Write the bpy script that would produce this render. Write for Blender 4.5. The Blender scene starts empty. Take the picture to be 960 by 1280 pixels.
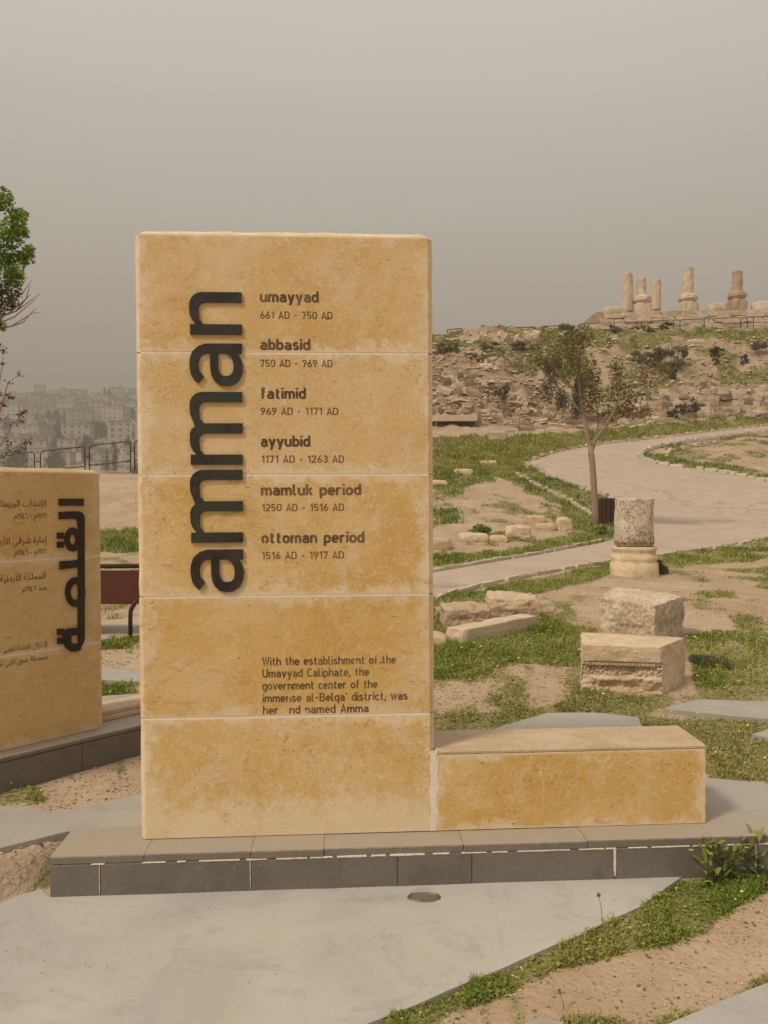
import bpy, math, random
import numpy as np
from mathutils import Vector, Matrix
from mathutils.geometry import delaunay_2d_cdt
sc = bpy.context.scene
col = sc.collection
R = math.radians
random.seed(7)

# ------------------------------------------------------------------ camera
EYE = Vector((0, 0, 1.5)); F = 1000.0
PITCH = math.atan(20 / F); ROLL = 0.005
fw = Vector((0, math.cos(PITCH), -math.sin(PITCH)))
r0 = Vector((1, 0, 0)); u0 = r0.cross(fw)
rt = r0 * math.cos(ROLL) - u0 * math.sin(ROLL)
up = u0 * math.cos(ROLL) + r0 * math.sin(ROLL)
cd = bpy.data.cameras.new('camera'); cam = bpy.data.objects.new('camera', cd); col.objects.link(cam)
cd.sensor_fit = 'HORIZONTAL'; cd.sensor_width = 36; cd.lens = 36 * F / 960
cd.clip_start = 0.05; cd.clip_end = 5000
M3 = Matrix((rt, up, -fw)).transposed()
cam.matrix_world = Matrix.Translation(EYE) @ M3.to_4x4()
sc.camera = cam

# ------------------------------------------------------------------ world, sun, exposure
SUN_EL, SUN_AZ = 50.0, 232.0        # azimuth: clockwise from +Y, so the sun stands behind the camera, to the left
w = bpy.data.worlds.new('World'); sc.world = w; w.use_nodes = True
nt = w.node_tree; nt.nodes.clear()
def N(t, kind, **kw):
    n = t.nodes.new(kind)
    for k, v in kw.items(): setattr(n, k, v)
    return n
out = N(nt, 'ShaderNodeOutputWorld'); bg1 = N(nt, 'ShaderNodeBackground'); bg2 = N(nt, 'ShaderNodeBackground')
sky = N(nt, 'ShaderNodeTexSky', sky_type='NISHITA'); sky.sun_disc = False
sky.sun_elevation = R(SUN_EL); sky.sun_rotation = R(SUN_AZ); sky.dust_density = 6
nt.links.new(sky.outputs[0], bg1.inputs[0]); bg1.inputs[1].default_value = 0.012
tc = N(nt, 'ShaderNodeTexCoord'); sp = N(nt, 'ShaderNodeSeparateXYZ')
nt.links.new(tc.outputs['Generated'], sp.inputs[0])
ns = N(nt, 'ShaderNodeTexNoise'); ns.inputs['Scale'].default_value = 2.2; ns.inputs['Detail'].default_value = 4
mp = N(nt, 'ShaderNodeMapping'); mp.inputs['Scale'].default_value = (1, 1, 4)
nt.links.new(tc.outputs['Generated'], mp.inputs[0]); nt.links.new(mp.outputs[0], ns.inputs[0])
ad = N(nt, 'ShaderNodeMath', operation='MULTIPLY_ADD'); ad.inputs[1].default_value = 0.10
ad2 = N(nt, 'ShaderNodeMath', operation='ADD'); ad2.inputs[1].default_value = -0.05
nt.links.new(ns.outputs[0], ad.inputs[0]); nt.links.new(sp.outputs[2], ad.inputs[2]); nt.links.new(ad.outputs[0], ad2.inputs[0])
cr = N(nt, 'ShaderNodeValToRGB'); nt.links.new(ad2.outputs[0], cr.inputs[0])
e = cr.color_ramp.elements
e[0].position = 0.0; e[0].color = (.375, .332, .272, 1)
e[1].position = 1.0; e[1].color = (.86, .82, .75, 1)
for p, c in ((.14, (.42, .376, .32)), (.24, (.495, .446, .388)), (.42, (.615, .56, .50)), (.60, (.73, .672, .61))):
    k = e.new(p); k.color = (*c, 1)
nt.links.new(cr.outputs[0], bg2.inputs[0]); bg2.inputs[1].default_value = 1.0
ash = N(nt, 'ShaderNodeAddShader')
nt.links.new(bg1.outputs[0], ash.inputs[0]); nt.links.new(bg2.outputs[0], ash.inputs[1]); nt.links.new(ash.outputs[0], out.inputs[0])

ld = bpy.data.lights.new('sun', 'SUN'); sun = bpy.data.objects.new('sun', ld); col.objects.link(sun)
ld.energy = 2.35; ld.angle = R(9); ld.color = (1, .90, .76)
sd = Vector((math.sin(R(SUN_AZ)) * math.cos(R(SUN_EL)), math.cos(R(SUN_AZ)) * math.cos(R(SUN_EL)), math.sin(R(SUN_EL))))
sun.rotation_euler = sd.to_track_quat('Z', 'Y').to_euler()
vs = sc.view_settings; vs.view_transform = 'Standard'; vs.look = 'None'; vs.exposure = 0.0; vs.gamma = 1
sc.render.engine = 'CYCLES'; sc.cycles.max_bounces = 6; sc.cycles.diffuse_bounces = 3
sc.cycles.transparent_max_bounces = 12; sc.cycles.volume_bounces = 0; sc.cycles.use_denoising = True

# ------------------------------------------------------------------ numpy noise
def _hash(ix, iy, seed):
    h = (ix.astype(np.int64) * 374761393 + iy.astype(np.int64) * 668265263 + seed * 1442695041) & 0x7fffffff
    h = ((h ^ (h >> 13)) * 1274126177) & 0x7fffffff
    return ((h ^ (h >> 16)) & 0xffff) / 65535.0
def vnoise(x, y, seed=0):
    ix = np.floor(x); iy = np.floor(y); fx = x - ix; fy = y - iy
    fx = fx * fx * (3 - 2 * fx); fy = fy * fy * (3 - 2 * fy)
    a = _hash(ix, iy, seed); b = _hash(ix + 1, iy, seed); c = _hash(ix, iy + 1, seed); d = _hash(ix + 1, iy + 1, seed)
    return (a + (b - a) * fx) * (1 - fy) + (c + (d - c) * fx) * fy
def fbm(x, y, o=4, seed=0):
    s = 0; a = .5; t = 0
    for i in range(o):
        s = s + a * vnoise(x, y, seed + i); t += a; a *= .5; x = x * 2.03 + 11.3; y = y * 2.03 + 5.7
    return s / t
def sstep(a, b, x):
    t = np.clip((x - a) / (b - a), 0, 1); return t * t * (3 - 2 * t)
def in_poly(x, y, P):
    x = np.asarray(x, float); y = np.asarray(y, float); r = np.zeros(x.shape, bool); n = len(P)
    for i in range(n):
        x1, y1 = P[i]; x2, y2 = P[(i + 1) % n]
        if y1 == y2: continue
        c = ((y1 > y) != (y2 > y)) & (x < (x2 - x1) * (y - y1) / (y2 - y1) + x1)
        r ^= c
    return r
def dist_poly(x, y, P, closed=True):
    d = np.full(np.shape(x), 1e9); n = len(P)
    for i in range(n if closed else n - 1):
        ax, ay = P[i]; bx, by = P[(i + 1) % n]; dx, dy = bx - ax, by - ay; L = dx * dx + dy * dy + 1e-12
        t = np.clip(((x - ax) * dx + (y - ay) * dy) / L, 0, 1)
        d = np.minimum(d, np.hypot(x - ax - t * dx, y - ay - t * dy))
    return d

# ------------------------------------------------------------------ the lie of the land
PROF = [
 (-.30, [(3.2, .13), (8, .13), (11, .15), (16, .30), (20, .62), (24, 1.2), (27, 1.95), (29, 2.35), (30, 2.35), (32, 1.9), (40, -3), (60, -14), (100, -26), (230, -40), (330, 6), (350, 12), (500, 42), (700, 77), (900, 110), (1000, 112), (1200, 90)]),
 (-.12, [(3.2, .13), (8, .13), (12, .15), (16, .28), (20, .55), (24, 1.1), (28, 2.0), (34, 3.2), (42, 3.6), (50, 2), (70, -8), (110, -24), (230, -40), (350, 10), (500, 40), (700, 76), (900, 104), (1000, 106), (1200, 90)]),
 (.05, [(3.2, .13), (8, .13), (12, .14), (16, .22), (20, .45), (24, .85), (28, 1.45), (34, 2.6), (40, 3.8), (46, 5.1), (50, 6.0), (52, 7.2), (55, 10.2), (58, 11.4), (62, 13.4), (65, 14.1), (70, 13.9), (85, 8), (120, -12), (230, -38), (350, 5), (500, 30), (700, 55), (900, 75), (1200, 70)]),
 (.13, [(3.2, .13), (8, .13), (12, .14), (16, .20), (20, .40), (24, .78), (28, 1.35), (34, 2.5), (40, 3.8), (46, 5.15), (50, 5.9), (52, 7.0), (55, 9.6), (58, 11.2), (63, 14.0), (66, 15.2), (72, 15.2), (85, 10), (120, -8), (230, -36), (350, 0), (500, 20), (900, 50), (1200, 50)]),
 (.22, [(3.2, .13), (8, .13), (12, .14), (16, .17), (20, .36), (24, .66), (28, 1.15), (34, 2.25), (40, 3.6), (46, 5.05), (50, 5.9), (52, 6.3), (54, 8.4), (57, 9.3), (60, 11.2), (64, 14.3), (66, 15.2), (72, 15.7), (76, 16.0), (90, 13), (120, 0), (230, -30), (350, 0), (900, 40), (1200, 40)]),
 (.27, [(3.2, .13), (8, .13), (12, .14), (16, .16), (20, .34), (24, .62), (28, 1.1), (34, 2.15), (40, 3.5), (46, 5.0), (50, 5.85), (52, 6.2), (53.2, 8.5), (57, 9.1), (60, 11.2), (64, 14.2), (66, 14.9), (72, 16.2), (73.3, 16.4), (74.1, 18.5), (82, 18.6), (100, 15), (140, 0), (230, -25), (900, 40), (1200, 40)]),
 (.60, [(3.2, .13), (8, .13), (12, .14), (16, .15), (20, .30), (24, .6), (28, 1.1), (34, 2.15), (40, 3.5), (46, 5.0), (50, 5.85), (52, 6.2), (53.2, 8.5), (57, 9.1), (60, 11.2), (64, 14.2), (66, 14.9), (72, 16.4), (73.3, 16.6), (74.1, 18.8), (82, 18.9), (100, 17), (140, 5), (230, -20), (900, 40), (1200, 40)]),
]
_LY = np.linspace(math.log(3.2), math.log(1200), 4000)
_TAB = []
for a, p in PROF:
    z = np.interp(np.exp(_LY), [q[0] for q in p], [q[1] for q in p])
    k = np.exp(-np.linspace(-2, 2, 15) ** 2); k /= k.sum()
    zp = np.pad(z, 7, mode='edge'); _TAB.append(np.convolve(zp, k, 'valid'))
_TAB = np.array(_TAB); _A = np.array([p[0] for p in PROF])
def base_T(X, Y):
    X = np.asarray(X, float); Y = np.asarray(Y, float)
    a = X / np.maximum(Y, 3.2)
    ac = np.clip(a, _A[0], _A[-1] - 1e-6); i = np.clip(np.searchsorted(_A, ac, 'right') - 1, 0, len(_A) - 2)
    f = (ac - _A[i]) / (_A[i + 1] - _A[i]); f = f * f * (3 - 2 * f)
    q = (np.log(np.maximum(Y, 3.2)) - _LY[0]) / (_LY[1] - _LY[0]); j = np.clip(q.astype(int), 0, len(_LY) - 2); g = np.clip(q - j, 0, 1)
    z = (1 - f) * ((1 - g) * _TAB[i, j] + g * _TAB[i, j + 1]) + f * ((1 - g) * _TAB[i + 1, j] + g * _TAB[i + 1, j + 1])
    yy = Y - .0571 * X
    low = np.where(X < -1.25, 1 - sstep(.03, .14, Y - (2.96 + (X + 1.41) * 1.1)), 1 - sstep(3.03, 3.24, yy))
    return z + (-.012 - .13) * low
def relief(X, Y):
    h = (fbm(X * 6, Y * 6, 3, 3) - .5) * .022 + (fbm(X * 1.1, Y * 1.1, 3, 9) - .5) * .05 * sstep(4, 9, Y)
    hill = sstep(44, 54, Y) * (1 - sstep(70, 73, Y)) * sstep(-.05, .04, X / np.maximum(Y, 1))
    h = h + hill * ((fbm(X * 1.6, Y * 1.6, 4, 51) - .5) * .55) + hill * ((fbm(X * .35, Y * .35, 4, 21) - .5) * 1.5 - np.abs(fbm(X * .9, Y * .3, 3, 33) - .5) * 1.0 + .15) * (1 - .6 * sstep(65, 70, Y))
    far = sstep(250, 400, Y)
    return h + far * (fbm(X * .02, Y * .02, 4, 41) - .5) * 14
# pixel -> world ray, used only to measure positions off the photograph
def ray(u, v): return (fw * F + rt * (u - 480) - up * (v - 640)).normalized()
def at(u, v, Y):
    d = ray(u, v); return EYE + d * (Y / d.y)
_YS = np.exp(np.linspace(math.log(1.2), math.log(1150), 5000))
def ground(u, v, rel=False):
    d = ray(u, v); t = _YS / d.y; X = d.x * t; Z = 1.5 + d.z * t
    T = base_T(X, _YS) + (relief(X, _YS) if rel else 0)
    i = int(np.argmax(T >= Z)) if (T >= Z).any() else len(_YS) - 1
    i = max(i, 1); a0 = Z[i - 1] - T[i - 1]; a1 = Z[i] - T[i]; f = a0 / (a0 - a1) if a0 != a1 else 0
    y = _YS[i - 1] + f * (_YS[i] - _YS[i - 1]); return Vector((d.x * y / d.y, y, 1.5 + d.z * y / d.y))
def plane_z(u, v, z):
    d = ray(u, v); return EYE + d * ((z - 1.5) / d.z)
def TZ(x, y): return float((base_T(np.array([x]), np.array([y])) + relief(np.array([x]), np.array([y])))[0])
def G2(pts): return [tuple(ground(u, v)[:2]) for u, v in pts]
def Z2(pts, z): return [tuple(plane_z(u, v, z)[:2]) for u, v in pts]

# ------------------------------------------------------------------ object helpers
def tag(o, label=None, cat=None, group=None, kind=None):
    for k, v in (('label', label), ('category', cat), ('group', group), ('kind', kind)):
        if v: o[k] = v
    return o
def thing(name, loc, label=None, cat=None, group=None, kind=None):
    o = bpy.data.objects.new(name, None); col.objects.link(o); o.location = loc; o.empty_display_size = .1
    return tag(o, label, cat, group, kind)
def put(o, parent=None):
    col.objects.link(o)
    if parent is not None:
        o.parent = parent; o.matrix_parent_inverse = Matrix.Translation(-Vector(wloc(parent)))
    return o
def wloc(o):
    l = Vector(o.location) if o.type == 'EMPTY' else Vector((0, 0, 0))
    return l
class MB:
    def __init__(s): s.v = []; s.f = []; s.c = []
    def add(s, vs, fs):
        k = len(s.v); s.v += [tuple(p) for p in vs]; s.f += [tuple(k + i for i in q) for q in fs]
    def box(s, c, d, ax=None):
        c = Vector(c); ax = ax or (Vector((1, 0, 0)), Vector((0, 1, 0)), Vector((0, 0, 1)))
        V = [c + ax[0] * (d[0] / 2 * i) + ax[1] * (d[1] / 2 * j) + ax[2] * (d[2] / 2 * k) for i in (-1, 1) for j in (-1, 1) for k in (-1, 1)]
        s.add(V, [(0, 1, 3, 2), (4, 6, 7, 5), (0, 4, 5, 1), (2, 3, 7, 6), (0, 2, 6, 4), (1, 5, 7, 3)])
    def tube(s, pts, rad, n=8, cap=True):
        pts = [Vector(p) for p in pts]
        rad = rad if isinstance(rad, (list, tuple)) else [rad] * len(pts)
        V = []; Fc = []; prev = None
        for i, p in enumerate(pts):
            t = (pts[min(i + 1, len(pts) - 1)] - pts[max(i - 1, 0)]).normalized()
            a = prev if prev is not None else (Vector((0, 0, 1)) if abs(t.z) < .9 else Vector((1, 0, 0)))
            b = t.cross(a).normalized(); a = b.cross(t).normalized(); prev = a
            for k in range(n):
                q = 2 * math.pi * k / n; V.append(p + (a * math.cos(q) + b * math.sin(q)) * rad[i])
        for i in range(len(pts) - 1):
            for k in range(n):
                Fc.append((i * n + k, i * n + (k + 1) % n, (i + 1) * n + (k + 1) % n, (i + 1) * n + k))
        if cap: Fc.append(tuple(range(n))[::-1]); Fc.append(tuple((len(pts) - 1) * n + k for k in range(n)))
        s.add(V, Fc)
    def build(s, name, mat, parent=None, smooth=False):
        me = bpy.data.meshes.new(name); me.from_pydata(s.v, [], s.f); me.update()
        me.materials.append(mat)
        if smooth: me.polygons.foreach_set('use_smooth', [True] * len(me.polygons))
        return put(bpy.data.objects.new(name, me), parent)
def mesh_np(name, V, Fq, mat, colr=None, smooth=False, parent=None, n=None):
    """V (k,3); Fq (m,n) index array; colr (k,3) written as point colour attribute 'tint'"""
    V = np.ascontiguousarray(V, np.float32); Fq = np.ascontiguousarray(Fq, np.int32); m, n = Fq.shape
    me = bpy.data.meshes.new(name); me.vertices.add(len(V)); me.vertices.foreach_set('co', V.ravel())
    me.loops.add(m * n); me.loops.foreach_set('vertex_index', Fq.ravel())
    me.polygons.add(m); me.polygons.foreach_set('loop_start', np.arange(0, m * n, n, dtype=np.int32))
    me.polygons.foreach_set('loop_total', np.full(m, n, np.int32))
    if smooth: me.polygons.foreach_set('use_smooth', np.ones(m, bool))
    me.update(calc_edges=True)
    if colr is not None:
        at_ = me.attributes.new('tint', 'FLOAT_COLOR', 'POINT')
        at_.data.foreach_set('color', np.concatenate([colr, np.ones((len(V), 1))], 1).astype(np.float32).ravel())
    me.materials.append(mat)
    return put(bpy.data.objects.new(name, me), parent)

# ------------------------------------------------------------------ materials
class MT:
    def __init__(s, name, rough=.9, spec=.2):
        s.m = bpy.data.materials.new(name); s.m.use_nodes = True; s.t = s.m.node_tree
        s.b = s.t.nodes['Principled BSDF']; s.b.inputs['Roughness'].default_value = rough
        s.b.inputs['Specular IOR Level'].default_value = spec
        s.tc = s.t.nodes.new('ShaderNodeTexCoord'); s.co = s.tc.outputs['Object']; s.h = None
    def L(s, a, b): s.t.links.new(a, b)
    def noise(s, scale, detail=5, rough=.6, stretch=None, dist=0, co=None):
        n = s.t.nodes.new('ShaderNodeTexNoise'); n.inputs['Scale'].default_value = scale; n.inputs['Detail'].default_value = detail
        n.inputs['Roughness'].default_value = rough; n.inputs['Distortion'].default_value = dist
        c = co or s.co
        if stretch:
            mp = s.t.nodes.new('ShaderNodeMapping'); mp.inputs['Scale'].default_value = stretch; s.L(c, mp.inputs[0]); c = mp.outputs[0]
        s.L(c, n.inputs['Vector']); return n.outputs[0]
    def vor(s, scale, feature='F1', rnd=1):
        n = s.t.nodes.new('ShaderNodeTexVoronoi'); n.feature = feature; n.inputs['Scale'].default_value = scale
        s.L(s.co, n.inputs['Vector']); return n.outputs['Distance']
    def ramp(s, x, a, b):
        n = s.t.nodes.new('ShaderNodeMapRange'); n.inputs[1].default_value = a; n.inputs[2].default_value = b; n.interpolation_type = 'SMOOTHSTEP'
        s.L(x, n.inputs[0]); return n.outputs[0]
    def math(s, op, a, b=None):
        n = s.t.nodes.new('ShaderNodeMath'); n.operation = op
        for i, q in enumerate((a, b)):
            if q is None: continue
            if isinstance(q, (int, float)): n.inputs[i].default_value = q
            else: s.L(q, n.inputs[i])
        return n.outputs[0]
    def mix(s, f, a, b, blend='MIX'):
        n = s.t.nodes.new('ShaderNodeMix'); n.data_type = 'RGBA'; n.blend_type = blend
        for i, q in ((0, f), (6, a), (7, b)):
            if isinstance(q, tuple): n.inputs[i].default_value = (*q, 1)
            elif isinstance(q, (int, float)): n.inputs[i].default_value = q
            else: s.L(q, n.inputs[i])
        return n.outputs[2]
    def attr(s, name, o='Color'):
        n = s.t.nodes.new('ShaderNodeAttribute'); n.attribute_name = name; return n.outputs[o]
    def objrand(s):
        n = s.t.nodes.new('ShaderNodeObjectInfo'); return n.outputs['Random']
    def color(s, c):
        if isinstance(c, tuple): s.b.inputs['Base Color'].default_value = (*c, 1)
        else: s.L(c, s.b.inputs['Base Color'])
        return s
    def bump(s, h, dist=.01, strength=1):
        n = s.t.nodes.new('ShaderNodeBump'); n.inputs['Distance'].default_value = dist; n.inputs['Strength'].default_value = strength
        s.L(h, n.inputs['Height']); s.L(n.outputs[0], s.b.inputs['Normal']); return s

def facing_stone(name, W, H, dark=0.0, palebottom=False):
    """honed ochre limestone of one facing block W x H metres: blotches, pale rim of wear and painted bevel highlight, pits"""
    m = MT(name, .72, .3); 
    wc = m.t.nodes.new('ShaderNodeNewGeometry').outputs['Position']
    big = m.noise(2.2, 4, .6, co=wc); mid = m.noise(7, 6, .65, dist=.6, co=wc); fine = m.noise(60, 4, .6, co=wc); strk = m.noise(5, 5, .7, (1, 1, 3.5), 1.0, co=wc)
    c = m.mix(m.ramp(big, .36, .60), (.64, .445, .20), (.57, .36, .105))
    c = m.mix(m.math('MULTIPLY', m.ramp(mid, .52, .70), .6), c, (.67, .50, .28))
    st = m.noise(3.4, 5, .72, dist=1.2, co=wc); c = m.mix(m.math('MULTIPLY', m.ramp(st, .50, .66), .6), c, (.53, .30, .07))
    c = m.mix(m.math('MULTIPLY', m.ramp(strk, .56, .70), .6), c, (.43, .235, .08))
    vein = m.math('ABSOLUTE', m.math('SUBTRACT', m.noise(2.6, 5, .7, dist=1.2, co=wc), .5))
    c = m.mix(m.math('MULTIPLY', m.ramp(vein, .018, .0), .3), c, (.72, .58, .38))
    pk = m.noise(4.2, 5, .7, dist=1.4, co=wc)
    c = m.mix(m.math('MULTIPLY', m.ramp(pk, .54, .66), .55), c, (.66, .49, .33))
    c = m.mix(m.math('MULTIPLY', m.ramp(fine, .50, .72), .45), c, (.76, .60, .38))
    gr_ = m.noise(170, 3, .7, co=wc); c = m.mix(m.math('MULTIPLY', m.ramp(gr_, .56, .72), .35), c, (.36, .21, .09))
    g = m.t.nodes.new('ShaderNodeSeparateXYZ'); m.L(m.tc.outputs['UV'], g.inputs[0])
    def edge(o, L):
        a = m.math('MINIMUM', o, m.math('SUBTRACT', 1.0, o)); return m.math('MULTIPLY', a, L)
    ex = edge(g.outputs[0], W); ey = edge(g.outputs[1], H)
    d = m.math('MINIMUM', m.math('MULTIPLY', ex, .60), ey)
    en = m.noise(16, 6, .78, co=wc, dist=.5); en2 = m.noise(3.5, 3, .6, co=wc)
    lim = m.math('ADD', d, m.math('MULTIPLY', m.math('SUBTRACT', .5, en), .24))
    lim = m.math('ADD', lim, m.math('MULTIPLY', m.math('SUBTRACT', .52, en2), .16))
    rim = m.ramp(lim, .046, -.012)
    hard = m.ramp(m.math('ADD', d, m.math('MULTIPLY', m.math('SUBTRACT', .5, en), .02)), .012, .004)
    rim = m.math('MAXIMUM', rim, m.math('MULTIPLY', hard, .9))
    if palebottom:
        pb = m.ramp(m.math('ADD', g.outputs[1], m.math('MULTIPLY', m.math('SUBTRACT', en, .5), 1.1)), .46, .10)
        rim = m.math('MAXIMUM', rim, m.math('MULTIPLY', pb, .85))
    c = m.mix(m.math('MULTIPLY', rim, .85), c, (.73, .59, .41))  # pale edge wear, with the highlight on the bevels painted in too
    pit = m.noise(22, 3, .8, (1, 1, 1.7), 2.6, co=wc); pits = m.math('MULTIPLY', m.ramp(pit, .645, .69), m.ramp(m.noise(2.8, 3, co=wc), .40, .56))
    c = m.mix(m.math('MULTIPLY', pits, .8), c, (.27, .14, .055))
    pw = m.math('MULTIPLY', m.ramp(m.noise(34, 3, .8, co=wc, dist=1.5), .66, .71), .7); c = m.mix(pw, c, (.80, .68, .50))
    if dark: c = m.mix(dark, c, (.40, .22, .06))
    rb = m.objrand(); c = m.mix(m.math('MULTIPLY', m.ramp(rb, .35, 1.0), .26), c, (.66, .50, .33)); c = m.mix(m.math('MULTIPLY', m.ramp(rb, .4, .0), .22), c, (.50, .28, .06))
    m.color(c)
    hgt = m.math('ADD', m.math('MULTIPLY', pits, -1.0), m.math('MULTIPLY', m.math('ADD', fine, en), .22))
    return m.bump(m.math('ADD', hgt, m.math('MULTIPLY', gr_, .25)), .005, .9).m
def mortar_mat():
    m = MT('mortar', .9); n = m.noise(40); m.color(m.mix(n, (.66, .55, .41), (.80, .70, .55))); return m.bump(n, .004).m
def plinth_mat(name, a, b, top_tone=None):
    m = MT(name, .6, .35); n1 = m.noise(4, 5); n2 = m.noise(60, 3); n3 = m.noise(9, 4, .7, dist=1)
    wn = m.objrand(); c = m.mix(m.ramp(n1, .35, .7), a, b); c = m.mix(m.math('MULTIPLY', wn, .22), c, (b[0] * 1.25, b[1] * 1.2, b[2] * 1.15))
    c = m.mix(m.math('MULTIPLY', m.ramp(n3, .6, .72), .45), c, (a[0] * .6, a[1] * .6, a[2] * .6))
    c = m.mix(m.math('MULTIPLY', m.ramp(n2, .55, .8), .25), c, (.40, .34, .27))
    gz = m.t.nodes.new('ShaderNodeSeparateXYZ'); m.L(m.t.nodes.new('ShaderNodeNewGeometry').outputs['True Normal'], gz.inputs[0])
    if top_tone: c = m.mix(m.math('MULTIPLY', m.ramp(gz.outputs[2], .6, .9), m.math('ADD', .72, m.math('MULTIPLY', n3, .3))), c, top_tone)  # upward faces are mixed towards a paler tone
    return m.color(c).bump(m.math('ADD', n2, n3), .002).m
def concrete_mat(name, a, b, crack=0):
    m = MT(name, .8, .3); n1 = m.noise(1.3, 5, .6, dist=.7); n2 = m.noise(6, 6, .7, (1, 2.2, 1), .5); n3 = m.noise(120, 3, .7)
    c = m.mix(m.ramp(n1, .38, .66), a, b); c = m.mix(m.math('MULTIPLY', m.ramp(n2, .5, .78), .4), c, (.41, .35, .275))
    d = m.noise(2.6, 4, .6, (.8, 2, 1), 1.2)
    c = m.mix(m.math('MULTIPLY', m.ramp(d, .58, .74), .28), c, (.16, .14, .11))
    c = m.mix(m.math('MULTIPLY', m.ramp(n3, .58, .72), .3), c, (.17, .15, .12))
    sp_ = m.noise(26, 4, .7); c = m.mix(m.math('MULTIPLY', m.ramp(sp_, .63, .70), .35), c, (.52, .46, .37)); bl = m.noise(3.1, 5, .7, dist=1.5); c = m.mix(m.math('MULTIPLY', m.ramp(bl, .52, .62), .3), c, (.27, .26, .235)); sa = m.noise(1.7, 6, .75, dist=.8); c = m.mix(m.math('MULTIPLY', m.ramp(sa, .54, .66), .22), c, (.46, .365, .26))
    if crack:
        ck = m.math('ABSOLUTE', m.math('SUBTRACT', m.noise(crack, 6, .62, dist=.4), .5)); lw = m.ramp(ck, .006, .001)
        c = m.mix(m.math('MULTIPLY', m.math('MULTIPLY', lw, m.ramp(m.noise(crack * .7, 2), .45, .6)), .5), c, (.16, .13, .10))
        wr = m.noise(crack * 2.5, 5, .7); c = m.mix(m.math('MULTIPLY', m.ramp(wr, .5, .68), .35), c, (a[0] * .78, a[1] * .76, a[2] * .74))
    return m.color(c).bump(m.math('ADD', n3, m.math('MULTIPLY', n2, .5)), .0015).m
def rock_mat(name, a, b, c3, scale=4.0, pit=.5, var=.5, lichen=0):
    m = MT(name, .92, .15); n1 = m.noise(scale, 6, .65, dist=.4); n2 = m.noise(scale * 5, 5, .7); n3 = m.noise(scale * 16, 4, .7)
    r = m.objrand(); c = m.mix(m.ramp(n1, .34, .66), a, b); c = m.mix(m.math('MULTIPLY', r, var), c, c3)
    pt = m.math('MULTIPLY', m.ramp(n2, .58, .72), pit); c = m.mix(pt, c, (c3[0] * .38, c3[1] * .33, c3[2] * .28))
    c = m.mix(m.math('MULTIPLY', m.ramp(n3, .5, .8), .25), c, (.62, .52, .38))
    if lichen:
        l1 = m.noise(scale * 7, 5, .8, dist=.6); l2 = m.noise(scale * .8, 3); c = m.mix(m.math('MULTIPLY', m.ramp(m.math('ADD', l1, m.math('MULTIPLY', l2, .35)), .66, .76), lichen), c, (.19, .16, .12))
    return m.color(c).bump(m.math('ADD', n2, m.math('MULTIPLY', n3, .6)), .03 / scale * 2, .9).m
def metal_mat(name, a, b, rough=.55, met=.3):
    m = MT(name, rough, .4); n = m.noise(30, 4); m.color(m.mix(n, a, b)); m.b.inputs['Metallic'].default_value = met
    return m.bump(n, .001).m
def foliage_mat(name, trans=.25, hue=None):
    m = MT(name, .6, .25); c = m.attr('tint'); m.color(c)
    t = m.t; tr = t.nodes.new('ShaderNodeBsdfTranslucent'); m.L(c, tr.inputs[0])
    mx = t.nodes.new('ShaderNodeMixShader'); mx.inputs[0].default_value = trans
    m.L(m.b.outputs[0], mx.inputs[1]); m.L(tr.outputs[0], mx.inputs[2]); m.L(mx.outputs[0], t.nodes['Material Output'].inputs[0]); return m.m
def paint_worn(name, c1, c2, lo, hi, scale=26):
    """worn paint in shallow-cut letters: the stone shows where it has gone"""
    m = MT(name, .8, .1); wc = m.t.nodes.new('ShaderNodeNewGeometry').outputs['Position']
    n = m.noise(scale, 5, .7, co=wc); m.color(m.mix(m.ramp(m.noise(9, 3, co=wc), .35, .65), c1, c2))
    tr = m.t.nodes.new('ShaderNodeBsdfTransparent'); mx = m.t.nodes.new('ShaderNodeMixShader')
    m.L(m.ramp(n, lo, hi), mx.inputs[0]); m.L(m.b.outputs[0], mx.inputs[1]); m.L(tr.outputs[0], mx.inputs[2])
    m.L(mx.outputs[0], m.t.nodes['Material Output'].inputs[0]); return m.m

M_MORT = mortar_mat()
M_PL = plinth_mat('dark_plinth_stone', (.13, .115, .095), (.17, .148, .12))
M_PLT = plinth_mat('pale_topped_plinth_capping', (.15, .125, .098), (.19, .16, .125), (.37, .31, .235))
M_CON = concrete_mat('pale_concrete', (.45, .415, .36), (.375, .355, .315))
M_CON2 = concrete_mat('grey_concrete', (.38, .34, .285), (.32, .29, .245))
M_ROAD = concrete_mat('beige_path', (.47, .36, .265), (.42, .315, .23), .16)
M_ROCK = rock_mat('weathered_limestone', (.62, .46, .30), (.50, .33, .19), (.46, .33, .22))
M_ROCKP = rock_mat('pale_limestone', (.66, .52, .36), (.58, .42, .27), (.55, .43, .30))
M_RUIN = rock_mat('ruin_limestone', (.66, .50, .34), (.52, .365, .23), (.29, .195, .115), 1.3, .7)
M_RUIND = rock_mat('dark_ruin_limestone', (.30, .21, .135), (.19, .13, .08), (.36, .26, .17), 1.3, .7)
M_RUINP = rock_mat('pale_ruin_limestone', (.74, .62, .47), (.62, .48, .34), (.50, .37, .25), 1.3, .4)
M_WHITE = rock_mat('white_kerb_stone', (.66, .58, .45), (.55, .46, .34), (.45, .38, .28), 8, .3)
M_RAIL = metal_mat('rusty_railing', (.06, .038, .03), (.11, .065, .045))
M_LEAF = foliage_mat('leaves'); M_GRASS = foliage_mat('grass_blades', .3)
m = MT('bark', .9); n = m.noise(14, 5, .7, (1, 1, .25)); M_BARK = m.color(m.mix(n, (.20, .135, .085), (.38, .28, .19))).bump(n, .01).m
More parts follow.
